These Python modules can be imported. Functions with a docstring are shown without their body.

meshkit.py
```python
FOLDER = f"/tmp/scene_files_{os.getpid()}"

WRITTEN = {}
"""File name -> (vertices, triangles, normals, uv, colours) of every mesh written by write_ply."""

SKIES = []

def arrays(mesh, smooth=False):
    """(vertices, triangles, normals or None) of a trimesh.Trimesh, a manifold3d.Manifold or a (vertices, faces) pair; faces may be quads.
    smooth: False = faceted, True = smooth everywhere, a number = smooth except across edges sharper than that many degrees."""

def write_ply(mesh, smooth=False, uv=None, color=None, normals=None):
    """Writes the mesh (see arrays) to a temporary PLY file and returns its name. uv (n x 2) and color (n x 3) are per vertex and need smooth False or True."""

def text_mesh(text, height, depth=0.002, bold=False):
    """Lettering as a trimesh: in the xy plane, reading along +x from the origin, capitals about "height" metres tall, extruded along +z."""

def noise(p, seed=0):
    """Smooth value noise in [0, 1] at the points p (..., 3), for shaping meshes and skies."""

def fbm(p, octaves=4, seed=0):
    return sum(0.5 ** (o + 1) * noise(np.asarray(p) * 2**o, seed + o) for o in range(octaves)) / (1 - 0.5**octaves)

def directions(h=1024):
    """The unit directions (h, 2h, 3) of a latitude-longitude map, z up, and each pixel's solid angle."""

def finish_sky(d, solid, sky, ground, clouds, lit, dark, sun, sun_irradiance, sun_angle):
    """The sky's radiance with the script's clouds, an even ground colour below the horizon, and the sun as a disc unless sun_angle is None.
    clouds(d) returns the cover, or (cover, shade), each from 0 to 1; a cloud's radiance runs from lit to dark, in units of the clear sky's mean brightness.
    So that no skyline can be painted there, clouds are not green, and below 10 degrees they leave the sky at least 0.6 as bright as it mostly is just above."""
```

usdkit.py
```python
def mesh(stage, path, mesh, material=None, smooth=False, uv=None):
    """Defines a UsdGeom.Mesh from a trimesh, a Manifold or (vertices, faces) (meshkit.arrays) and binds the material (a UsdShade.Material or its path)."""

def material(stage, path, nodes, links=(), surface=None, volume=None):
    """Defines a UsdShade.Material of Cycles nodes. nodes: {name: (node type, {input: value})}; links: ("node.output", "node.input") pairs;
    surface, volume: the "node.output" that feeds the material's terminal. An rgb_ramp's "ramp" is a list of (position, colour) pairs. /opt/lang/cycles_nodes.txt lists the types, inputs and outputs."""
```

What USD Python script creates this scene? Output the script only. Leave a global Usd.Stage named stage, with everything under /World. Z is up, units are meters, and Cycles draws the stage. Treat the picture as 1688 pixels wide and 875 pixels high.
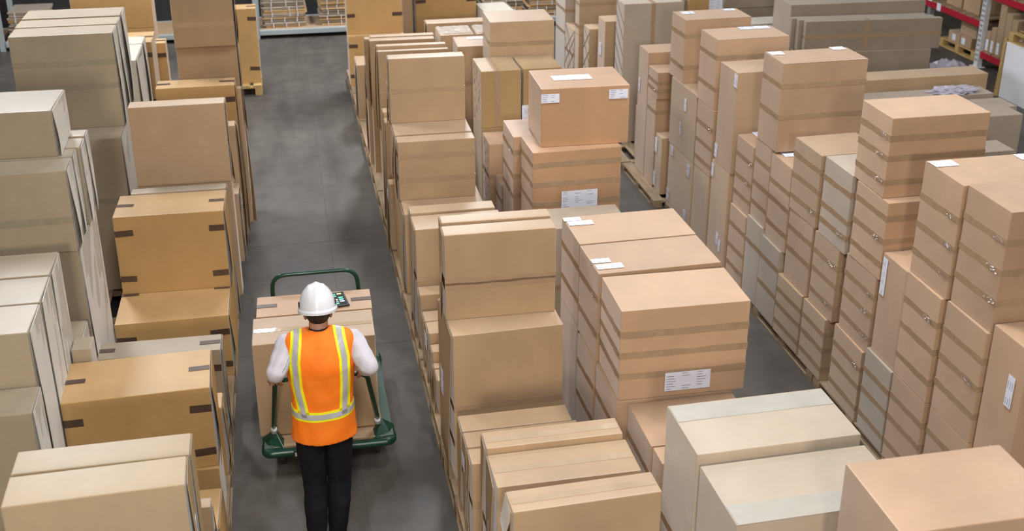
import math, random
import numpy as np
import trimesh
import manifold3d as m3
import usdkit
from pxr import Usd, UsdGeom, UsdLux, UsdShade, Gf, Sdf

stage = Usd.Stage.CreateInMemory()
UsdGeom.SetStageUpAxis(stage, UsdGeom.Tokens.z)
UsdGeom.SetStageMetersPerUnit(stage, 1.0)
UsdGeom.Xform.Define(stage, '/World')
UsdGeom.Scope.Define(stage, '/World/Looks')

# ---------------------------------------------------------------- camera
CAM_H, YAW, PITCH, F_PX, PP_Y = 4.788, 0.198348, 0.393420, 1909.169, 341.89
cam = UsdGeom.Camera.Define(stage, '/World/camera')
cam.CreateHorizontalApertureAttr(36.0)
cam.CreateVerticalApertureAttr(36.0 * 875 / 1688)
cam.CreateFocalLengthAttr(F_PX * 36.0 / 1688)
cam.CreateVerticalApertureOffsetAttr((PP_Y - 437.5) * 36.0 / 1688)
cam.CreateClippingRangeAttr(Gf.Vec2f(0.1, 200))
cam.CreateFStopAttr(2.8)
cam.CreateFocusDistanceAttr(7.5)
cam.CreateExposureAttr(-0.11)
_f = np.array([math.sin(YAW) * math.cos(PITCH), math.cos(YAW) * math.cos(PITCH), -math.sin(PITCH)])
_r = np.array([math.cos(YAW), -math.sin(YAW), 0.0])
_u = np.cross(_r, _f)
cam.AddTransformOp().Set(Gf.Matrix4d(*_r, 0, *_u, 0, *(-_f), 0, 0, 0, CAM_H, 1))

# ---------------------------------------------------------------- light: daylight haze through the roof, rows of high-bay lamps
dome = UsdLux.DomeLight.Define(stage, '/World/skylight')
dome.CreateIntensityAttr(0.045)
dome.CreateColorAttr(Gf.Vec3f(1.05, 0.9, 0.74))
LAMP_COLOR, FLOOD_COLOR = (.98, 1.0, 1.05), (1.1, .97, .80)
# x, y, height, tilt (flood lamps aim along the aisle), power
LAMPS = [(-3.0, 13.0, 6.4, 0, 75.0), (.2, 1.0, 6.4, 0, 68.0), (.2, 13.0, 6.4, 0, 14.0), (2.6, 7.0, 6.4, 0, 42.0), (4.8, 13.0, 6.4, 0, 14.0), (7.5, 1.0, 6.4, 0, 14.0),
         (7.5, 7.0, 6.4, 0, 30.0), (-1.0, 18.0, 6.4, 0, 30.0), (2.6, 18.0, 6.4, 0, 90.0), (-1.0, -7.0, 6.0, 62, 122.0)]
for i, (lx, ly, lz, tilt, li) in enumerate(LAMPS):
    L = UsdLux.RectLight.Define(stage, f'/World/high_bay_lamp_{i:03d}' if i else '/World/high_bay_lamp')
    L.CreateWidthAttr(1.2 if tilt else 0.8); L.CreateHeightAttr(1.2 if tilt else 2.2)
    L.CreateIntensityAttr(li)
    L.CreateColorAttr(Gf.Vec3f(*(FLOOD_COLOR if tilt else LAMP_COLOR)))
    L.AddTranslateOp().Set(Gf.Vec3d(lx, ly, lz))
    if tilt: L.AddRotateXOp().Set(float(tilt))

# ---------------------------------------------------------------- helpers
rng = random.Random(7)
_used = {}

def numbered(parent, name):
    k = (parent, name); n = _used.get(k, 0); _used[k] = n + 1
    return name if n == 0 else f'{name}_{n:03d}'

def tag(p, label=None, cat=None, group=None, kind=None):
    for k, v in (('label', label), ('category', cat), ('group', group), ('kind', kind)):
        if v:
            p.SetCustomDataByKey(k, v)
    return p

def thing(name, label, cat, loc=(0, 0, 0), yaw=0.0, group=None, kind=None, parent='/World'):
    path = f'{parent}/{numbered(parent, name)}'
    x = UsdGeom.Xform.Define(stage, path)
    x.AddTranslateOp().Set(Gf.Vec3d(*map(float, loc)))
    if yaw:
        x.AddRotateZOp().Set(float(yaw))
    tag(x.GetPrim(), label, cat, group, kind)
    return path

def obj(name, mesh, mat, parent='/World', smooth=False, label=None, cat=None, group=None, kind=None, uv=None):
    path = f'{parent}/{numbered(parent, name)}'
    m = usdkit.mesh(stage, path, mesh, mat, smooth=smooth, uv=uv)
    tag(m.GetPrim(), label, cat, group, kind)
    return path

def dup(src, loc, yaw=0.0, label=None, group=None):
    prim = stage.GetPrimAtPath(src); was = prim.GetCustomData()
    name = src.rsplit('/', 1)[1].rstrip('0123456789').rstrip('_')
    path = f"/World/{numbered('/World', name)}"
    x = UsdGeom.Xform.Define(stage, path)
    x.AddTranslateOp().Set(Gf.Vec3d(*map(float, loc)))
    x.AddRotateZOp().Set(float(yaw))
    p = x.GetPrim()
    p.GetReferences().AddInternalReference(Sdf.Path(src)); p.SetInstanceable(True)
    tag(p, label or was['label'], was['category'], group or was.get('group'))
    return path

def bx(x0, x1, y0, y1, z0, z1):
    b = trimesh.creation.box((x1 - x0, y1 - y0, z1 - z0)); b.apply_translation(((x0 + x1) / 2, (y0 + y1) / 2, (z0 + z1) / 2)); return b

def cat_(ms):
    return trimesh.util.concatenate(ms)

def rbox(w, d, h, r=0.006, seed=0, bulge=0.0, segs=(0.34, 0.66)):
    """A carton-like box on z=0 with softened edges, faces that bulge a little."""
    R = np.random.RandomState(seed); L = np.array([w, d, h]); r = min(r, L.min() * 0.3)
    def ax(l):
        return np.array([0, r] + [s * l for s in segs] + [l - r, l])
    V, F = [], []
    off = 0
    amp = R.uniform(0.35, 1.0, 6) * bulge
    for a in range(3):
        b, c = (a + 1) % 3, (a + 2) % 3
        B, C = np.meshgrid(ax(L[b]), ax(L[c]), indexing='ij'); n = B.shape[0]
        for s in (0, 1):
            P = np.zeros((n, n, 3)); P[..., a] = s * L[a]; P[..., b] = B; P[..., c] = C
            u, v = B / L[b], C / L[c]
            inner = np.clip(P, r, L - r); dlt = P - inner
            P = inner + r * dlt / np.maximum(np.linalg.norm(dlt, axis=-1, keepdims=True), 1e-9)
            P[..., a] += (2 * s - 1) * amp[2 * a + s] * 16 * u * (1 - u) * v * (1 - v)
            V.append(P.reshape(-1, 3))
            i, j = np.meshgrid(np.arange(n - 1), np.arange(n - 1), indexing='ij')
            q = (i * n + j).ravel() + off
            f = np.stack([q, q + n, q + n + 1, q + 1], 1)
            F.append(f if s else f[:, ::-1]); off += n * n
    V = np.vstack(V); F = np.vstack(F)
    F = np.vstack([F[:, [0, 1, 2]], F[:, [0, 2, 3]]])
    V = V - np.array([w / 2, d / 2, 0])
    m = trimesh.Trimesh(V, F, process=True); m.merge_vertices(digits_vertex=6)
    return m

def tube(path, r, n=10, cap=True):
    P = np.asarray(path, float); k = len(P)
    T = np.gradient(P, axis=0); T /= np.linalg.norm(T, axis=1, keepdims=True)
    ref = np.array([0.31, 0.17, 0.93]); A = np.cross(T, ref); A /= np.linalg.norm(A, axis=1, keepdims=True); Bn = np.cross(T, A)
    th = np.linspace(0, 2 * np.pi, n, endpoint=False)
    rr = np.broadcast_to(np.asarray(r, float).reshape(-1, 1, 1), (k, 1, 1)) if np.ndim(r) else r
    V = P[:, None] + rr * (np.cos(th)[None, :, None] * A[:, None] + np.sin(th)[None, :, None] * Bn[:, None])
    V = V.reshape(-1, 3); F = []
    for i in range(k - 1):
        for j in range(n):
            a, b = i * n + j, i * n + (j + 1) % n
            F += [[a, b, b + n], [a, b + n, a + n]]
    if cap:
        V = np.vstack([V, P[0], P[-1]]); c0, c1 = len(V) - 2, len(V) - 1
        for j in range(n):
            F += [[c0, (j + 1) % n, j], [c1, (k - 1) * n + j, (k - 1) * n + (j + 1) % n]]
    m = trimesh.Trimesh(V, np.array(F), process=False); m.fix_normals(); return m

def fillet(pts, rad, n=6):
    pts = [np.asarray(p, float) for p in pts]; out = [pts[0]]
    for a, b, c in zip(pts, pts[1:], pts[2:]):
        u, v = a - b, c - b; lu, lv = np.linalg.norm(u), np.linalg.norm(v); q = min(rad, lu * .45, lv * .45)
        s, e = b + u / lu * q, b + v / lv * q
        for t in np.linspace(0, 1, n):
            out.append((1 - t) ** 2 * s + 2 * t * (1 - t) * b + t * t * e)
    out.append(pts[-1]); return np.array(out)

def lathe(profile, n=32):
    return trimesh.creation.revolve(np.asarray(profile, float), sections=n)

# ---------------------------------------------------------------- materials
MAT = {}
def mat(name, nodes, links, surface):
    MAT[name] = usdkit.material(stage, f'/World/Looks/{name}', nodes, links, surface=surface); return MAT[name]

def plain(name, col, rough=0.5, metal=0.0, spec=0.5, **kw):
    return mat(name, {'p': ('principled_bsdf', dict(base_color=col, roughness=rough, metallic=metal, specular_ior_level=spec, **kw))}, [], 'p.BSDF')

def mottled(name, c1, c2, scale=3.0, rough=0.55, spec=0.4, bump=0.0, bscale=60, stretch=(1, 1, 1), detail=4.0, lo=.35, hi=.65, **kw):
    n = {'tc': ('texture_coordinate', {}), 'mp': ('mapping', {'scale': stretch}),
         'n': ('noise_texture', {'scale': scale, 'detail': detail, 'roughness': .6}),
         'r': ('rgb_ramp', {'ramp': [(lo, c1), (hi, c2)]}),
         'p': ('principled_bsdf', dict(roughness=rough, specular_ior_level=spec, **kw))}
    l = [('tc.object', 'mp.vector'), ('mp.vector', 'n.vector'), ('n.fac', 'r.fac'), ('r.color', 'p.base_color')]
    if bump:
        n['n2'] = ('noise_texture', {'scale': bscale, 'detail': 3}); n['b'] = ('bump', {'strength': bump, 'distance': .004})
        l += [('mp.vector', 'n2.vector'), ('n2.fac', 'b.height'), ('b.normal', 'p.normal')]
    return mat(name, n, l, 'p.BSDF')

def kraft(name, c, var=.10, rough=.42, spec=.55):
    c = np.array(c)
    for k, f in enumerate((0.92, 1.0, 1.07)):
        b = c * f
        mottled(f'{name}_{k}', tuple(b * (1 - var)), tuple(b * (1 + var * .6)), scale=2.3, rough=rough, spec=spec, bump=.12, bscale=14, stretch=(1, 1, .6), sheen_weight=.42, sheen_roughness=.42, sheen_tint=(1.0, .97, .94))

def kraft_flaps():
    for n, c in (('tan', (.44, .30, .17)), ('tan2', (.43, .29, .165)), ('grey', (.42, .33, .24)), ('gold', (.47, .28, .105)), ('sand', (.44, .31, .16)), ('brown', (.38, .25, .135)), ('pale', (.40, .33, .23)), ('rosy', (.44, .29, .17))):
        mottled(f'{n}_flap', tuple(np.array(c) * .92), tuple(np.array(c) * 1.06), scale=2.3, rough=.7, spec=.15, bump=.12, bscale=14)
kraft_flaps()
kraft('tan', (.475, .322, .185))
kraft('tan2', (.465, .315, .185))
kraft('grey', (.46, .37, .27))
kraft('greyw', (.42, .345, .265))
kraft('rosy', (.49, .315, .19))
kraft('orange', (.46, .27, .145))
kraft('gold', (.51, .305, .115))
kraft('gold2', (.44, .285, .125))
kraft('pale', (.405, .325, .22))
kraft('sand', (.455, .338, .20))
kraft('brown', (.41, .27, .145))
kraft('white', (.58, .54, .45))
kraft('dull', (.34, .27, .20))
mottled('tape_brown', (.345, .232, .137), (.405, .274, .163), scale=20, rough=.3, spec=.5, bump=.25, bscale=30)
mottled('tape_clear', (.41, .28, .165), (.455, .31, .19), scale=12, rough=.14, spec=.6, bump=.35, bscale=25)
mottled('tape_gloss', (.47, .35, .225), (.52, .39, .26), scale=8, rough=.09, spec=.7, bump=.4, bscale=9)
mottled('tape_pale', (.33, .275, .19), (.38, .32, .22), scale=14, rough=.2, spec=.6, bump=.3, bscale=25)
mottled('tape_dark', (.075, .045, .03), (.10, .06, .04), scale=15, rough=.35)
mottled('tape_grey', (.41, .38, .32), (.45, .42, .36), scale=6, rough=.35, spec=.5)
plain('paper_white', (.78, .81, .90), .55)
plain('ink', (.30, .30, .36), .6)
plain('ink_dark', (.09, .08, .08), .6)
mottled('pallet_wood', (.24, .17, .10), (.36, .26, .16), scale=4, rough=.7, stretch=(6, 1, 6), bump=.2)
mottled('pallet_wood_yellow', (.42, .28, .10), (.52, .36, .15), scale=4, rough=.65, stretch=(6, 1, 6), bump=.2)
mottled('deck_wood', (.34, .23, .14), (.45, .32, .2), scale=4, rough=.5, stretch=(1, 8, 8))
mat('film', {'tc': ('texture_coordinate', {}), 'n': ('noise_texture', {'scale': 9, 'detail': 4, 'distortion': 1.2}), 'b': ('bump', {'strength': .7, 'distance': .012}),
             'p': ('principled_bsdf', dict(base_color=(.74, .70, .62), roughness=.18, specular_ior_level=.6)), 't': ('transparent_bsdf', {}), 'mx': ('mix_closure', {'fac': .52})},
    [('tc.object', 'n.vector'), ('n.fac', 'b.height'), ('b.normal', 'p.normal'), ('t.BSDF', 'mx.closure1'), ('p.BSDF', 'mx.closure2')], 'mx.closure')
mat('film_clear', {'tc': ('texture_coordinate', {}), 'n': ('noise_texture', {'scale': 25, 'detail': 4, 'distortion': 1.5}), 'b': ('bump', {'strength': 1.0, 'distance': .01}),
             'p': ('glossy_bsdf', dict(color=(.95, .95, .98), roughness=.12)), 't': ('transparent_bsdf', {}), 'mx': ('mix_closure', {'fac': .3})},
    [('tc.object', 'n.vector'), ('n.fac', 'b.height'), ('b.normal', 'p.normal'), ('t.BSDF', 'mx.closure1'), ('p.BSDF', 'mx.closure2')], 'mx.closure')
mat('film_lilac', {'tc': ('texture_coordinate', {}), 'n': ('noise_texture', {'scale': 8, 'detail': 4}), 'b': ('bump', {'strength': .6, 'distance': .02}),
             'p': ('principled_bsdf', dict(base_color=(.55, .52, .60), roughness=.3)), 't': ('transparent_bsdf', {}), 'mx': ('mix_closure', {'fac': .65})},
    [('tc.object', 'n.vector'), ('n.fac', 'b.height'), ('b.normal', 'p.normal'), ('t.BSDF', 'mx.closure1'), ('p.BSDF', 'mx.closure2')], 'mx.closure')
mat('concrete', {'g': ('geometry', {}), 'n1': ('noise_texture', {'scale': .55, 'detail': 6, 'roughness': .62}), 'n2': ('noise_texture', {'scale': 5.0, 'detail': 5, 'roughness': .65}),
                 'mp': ('mapping', {'scale': (2.2, .35, 1)}), 'n3': ('noise_texture', {'scale': 1.6, 'detail': 4}),
                 'r1': ('rgb_ramp', {'ramp': [(.3, (.062, .055, .047)), (.52, (.09, .081, .069)), (.72, (.125, .113, .097))]}),
                 'r2': ('rgb_ramp', {'ramp': [(.3, (.78, .78, .78)), (.7, (1.12, 1.12, 1.12))]}), 'r3': ('rgb_ramp', {'ramp': [(.35, (.84, .84, .85)), (.65, (1.08, 1.07, 1.05))]}),
                 'm1': ('mix_color', {'blend_type': 'multiply', 'fac': 1.0, 'use_clamp': False}), 'm2': ('mix_color', {'blend_type': 'multiply', 'fac': 1.0, 'use_clamp': False}),
                 'rr': ('map_range', {'from_min': .3, 'from_max': .7, 'to_min': .42, 'to_max': .62}),
                 'p': ('principled_bsdf', {'specular_ior_level': .5})},
    [('g.position', 'n1.vector'), ('g.position', 'n2.vector'), ('g.position', 'mp.vector'), ('mp.vector', 'n3.vector'), ('n1.fac', 'r1.fac'), ('n2.fac', 'r2.fac'), ('n3.fac', 'r3.fac'),
     ('r1.color', 'm1.a'), ('r2.color', 'm1.b'), ('m1.result', 'm2.a'), ('r3.color', 'm2.b'), ('m2.result', 'p.base_color'), ('n3.fac', 'rr.value'), ('rr.result', 'p.roughness')], 'p.BSDF')
mottled('wall_paint', (.36, .37, .37), (.42, .42, .42), scale=1.5, rough=.8)
plain('rack_grey', (.36, .41, .42), .4)
plain('rack_red', (.42, .012, .03), .4)
mottled('rack_white', (.55, .56, .56), (.68, .68, .68), scale=12, rough=.45)
plain('hole_dark', (.02, .02, .02), .8)
plain('trolley_green', (.005, .045, .024), .28)
plain('trolley_deck_green', (.055, .095, .08), .35)
plain('clamp_white', (.62, .62, .62), .4)
plain('rubber', (.02, .02, .02), .7)
plain('steel', (.5, .5, .5), .3, 1.0)
plain('helmet_white', (.82, .83, .86), .28, coat_weight=.3)
mottled('skin', (.36, .17, .10), (.42, .21, .13), scale=8, rough=.5)
plain('hair', (.02, .015, .012), .6)
mottled('vest_orange', (1.0, .20, .012), (1.0, .24, .018), scale=9, rough=.65, spec=.25, bump=.35, bscale=9)
plain('vest_yellow', (.92, .90, .01), .5)
mottled('vest_silver', (.44, .43, .43), (.52, .51, .51), scale=14, rough=.35)
mottled('shirt_white', (.56, .53, .57), (.64, .61, .65), scale=8, rough=.75, spec=.2, bump=.35, bscale=12)
mottled('trouser_black', (.006, .006, .009), (.011, .011, .015), scale=10, rough=.8, spec=.2, bump=.3, bscale=14)
plain('collar_dark', (.012, .01, .016), .7)
plain('tablet_black', (.012, .011, .011), .3)
mat('tablet_screen', {'p': ('principled_bsdf', dict(base_color=(.02, .02, .025), roughness=.15, emission_color=(.12, .12, .14), emission_strength=.25))}, [], 'p.BSDF')
for k, c in enumerate([(.7, .75, .75), (.1, .55, .35), (.75, .72, .3), (.15, .6, .45), (.3, .33, .45)]):
    mat(f'icon_{k}', {'p': ('principled_bsdf', dict(base_color=c, roughness=.3, emission_color=c, emission_strength=.5))}, [], 'p.BSDF')
plain('panel_white', (.86, .88, .92), .5)

# ---------------------------------------------------------------- setting: concrete floor in cast slabs, far wall
floor = thing('floor', 'grey polished concrete warehouse floor', 'floor', kind='structure')
xs, ys = [-9.7, -4.7, .3, 5.3, 10.3, 15.3], [-1.0, 4.0, 8.6, 10.8, 15.8, 20.8, 25.8]
for i in range(len(xs) - 1):
    for j in range(len(ys) - 1):
        obj('slab', bx(xs[i] + .002, xs[i + 1] - .002, ys[j] + .002, ys[j + 1] - .002, -.15, 0), MAT['concrete'], floor)
obj('joint_filler', cat_([bx(xs[0], xs[-1], ys[0], ys[-1], -.15, -.004)]), MAT['ink_dark'], floor)
obj('wall_back', bx(-9.7, 15.3, 25.8, 26.0, 0, 7.5), MAT['wall_paint'], cat='wall', label='grey far wall behind the racks', kind='structure')

# ---------------------------------------------------------------- cartons
def face_axes(face, w, d, h):
    """origin (u=0, v=0), u axis, v axis, outward normal and the two lengths of a carton's face."""
    if face == 'F': return np.array([-w / 2, -d / 2, 0]), (1, 0, 0), (0, 0, 1), (0, -1, 0), w, h
    if face == 'L': return np.array([-w / 2, d / 2, 0]), (0, -1, 0), (0, 0, 1), (-1, 0, 0), d, h
    if face == 'R': return np.array([w / 2, -d / 2, 0]), (0, 1, 0), (0, 0, 1), (1, 0, 0), d, h
    return np.array([-w / 2, -d / 2, h]), (1, 0, 0), (0, 1, 0), (0, 0, 1), w, d

def plate(face, dims, u, v, sw, sh, t, lift, tilt=0.0):
    o, ua, va, na, lu, lv = face_axes(face, *dims); ua, va, na = map(np.array, (ua, va, na))
    b = trimesh.creation.box((sw, sh, t)); c, s = math.cos(tilt), math.sin(tilt)
    M = np.eye(4); M[:3, 0] = c * ua + s * va; M[:3, 1] = -s * ua + c * va; M[:3, 2] = np.cross(M[:3, 0], M[:3, 1])
    M[:3, 3] = o + ua * u * lu + va * v * lv + na * (lift + t / 2); b.apply_transform(M); return b

def add_label(root, face, dims, u, v, sw, sh, lift, seed):
    R = random.Random(seed); tl = R.uniform(-.03, .03)
    lab = obj('label', plate(face, dims, u, v, sw, sh, .0012, lift, tl), MAT['paper_white'], root, label='white paper shipping label')
    o, ua, va, na, lu, lv = face_axes(face, *dims); lines = []
    tall = sh > sw; cols = 1 if min(sw, sh) < .085 and max(sw, sh) < .13 else (2 if max(sw, sh) < .22 else 3)
    rows = max(3, int((sw if tall else sh) / .016))
    for c in range(cols):
        for r in range(rows):
            if R.random() < .25: continue
            ln = R.uniform(.35, .85) / cols * (sh if tall else sw) * .8
            a = (c + .12) / cols * (sh if tall else sw) + ln / 2; b = (r + .6) / (rows + .3) * (sw if tall else sh)
            if tall: lines.append(plate(face, dims, u + (b - sw / 2) / lu, v + (a - sh / 2) / lv, .004, ln, .0004, lift + .0012))
            else: lines.append(plate(face, dims, u + (a - sw / 2) / lu, v + (sh / 2 - b) / lv, ln, .004, .0004, lift + .0012))
    if lines: obj('print', cat_(lines), MAT['ink'], lab)

def ring_band(dims, z, hw, lift, seed):
    """A tape strip stuck right round a carton, slightly wavy."""
    w, d, h = dims; R = np.random.RandomState(seed); n = 7
    x, y = w / 2 + lift, d / 2 + lift; P = []
    for a, b in (((-x, -y), (x, -y)), ((x, -y), (x, y)), ((x, y), (-x, y)), ((-x, y), (-x, -y))):
        for t in np.linspace(0, 1, n, endpoint=False): P.append((a[0] + (b[0] - a[0]) * t, a[1] + (b[1] - a[1]) * t))
    P = np.array(P); k = len(P); dz = R.normal(0, .0014, k); hh = hw * (1 + R.normal(0, .07, k)); inn = 1 - .004 / np.array([x, y])
    bow = np.array([0.5 - abs((i % n) / n - .5) for i in range(k)]) * .009 * R.uniform(-1, .3)
    lo, hi = z + dz - hh + bow, z + dz + hh + bow; hi = np.minimum(hi, h - .004); lo = np.maximum(lo, .004)
    V = np.vstack([np.c_[P, lo], np.c_[P, hi], np.c_[P * inn, lo], np.c_[P * inn, hi]]); F = []
    for i in range(k):
        j = (i + 1) % k
        F += [[i, j, k + j], [i, k + j, k + i], [2 * k + i, 3 * k + j, 2 * k + j], [2 * k + i, 3 * k + i, 3 * k + j],
              [k + i, k + j, 3 * k + j], [k + i, 3 * k + j, 3 * k + i], [i, 2 * k + j, j], [i, 2 * k + i, 2 * k + j]]
    return trimesh.Trimesh(V, np.array(F), process=False)

def end_flap(dims, side, seed):
    """The outer flap folded over a flat carton's end: a thin sheet that bows out."""
    w, d, h = dims; R = np.random.RandomState(seed); n = 5
    bow, free, t = R.uniform(.0, .006), R.uniform(.018, .036), .0035
    u, v = np.meshgrid(np.linspace(0, 1, n), np.linspace(0, 1, n), indexing='ij')   # u: from the free edge near the front to the hinge at the back
    off = .003 + bow * 4 * v * (1 - v) + free * (1 - u) ** 1.4 * (.55 + .45 * np.sin(v * 3 + R.uniform(0, 3)))
    Y, Z = -d / 2 + .004 + u * (d - .010), .004 + v * (h - .006)
    A = np.stack([w / 2 + off + t, Y, Z], -1).reshape(-1, 3); B = np.stack([w / 2 + off, Y, Z], -1).reshape(-1, 3)
    q = [(i * n + j, (i + 1) * n + j, (i + 1) * n + j + 1, i * n + j + 1) for i in range(n - 1) for j in range(n - 1)]
    F = []; m = n * n
    for a, b, c, e in q: F += [[a, b, c], [a, c, e], [m + a, m + c, m + b], [m + a, m + e, m + c]]
    rim = [i * n for i in range(n)] + [(n - 1) * n + j for j in range(1, n)] + [i * n + n - 1 for i in range(n - 2, -1, -1)] + list(range(n - 2, 0, -1))
    for a, b in zip(rim, rim[1:] + rim[:1]): F += [[a, m + a, m + b], [a, m + b, b]]
    V = np.vstack([A, B]); 
    if side < 0: V[:, 0] *= -1
    me = trimesh.Trimesh(V, np.array(F), process=False); me.fix_normals(); return me

def crumple(w, d, h, seed, n=14):
    """A crushed twist of clear film."""
    R = np.random.RandomState(seed); u, v = np.meshgrid(np.linspace(-.5, .5, n), np.linspace(-.5, .5, 6), indexing='ij')
    P = np.stack([u * w, v * d, h * R.rand(n, 6)], -1).reshape(-1, 3); F = []
    for i in range(n - 1):
        for j in range(5):
            a = i * 6 + j; F += [[a, a + 6, a + 7], [a, a + 7, a + 1]]
    return trimesh.Trimesh(P, np.array(F), process=False)

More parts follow.
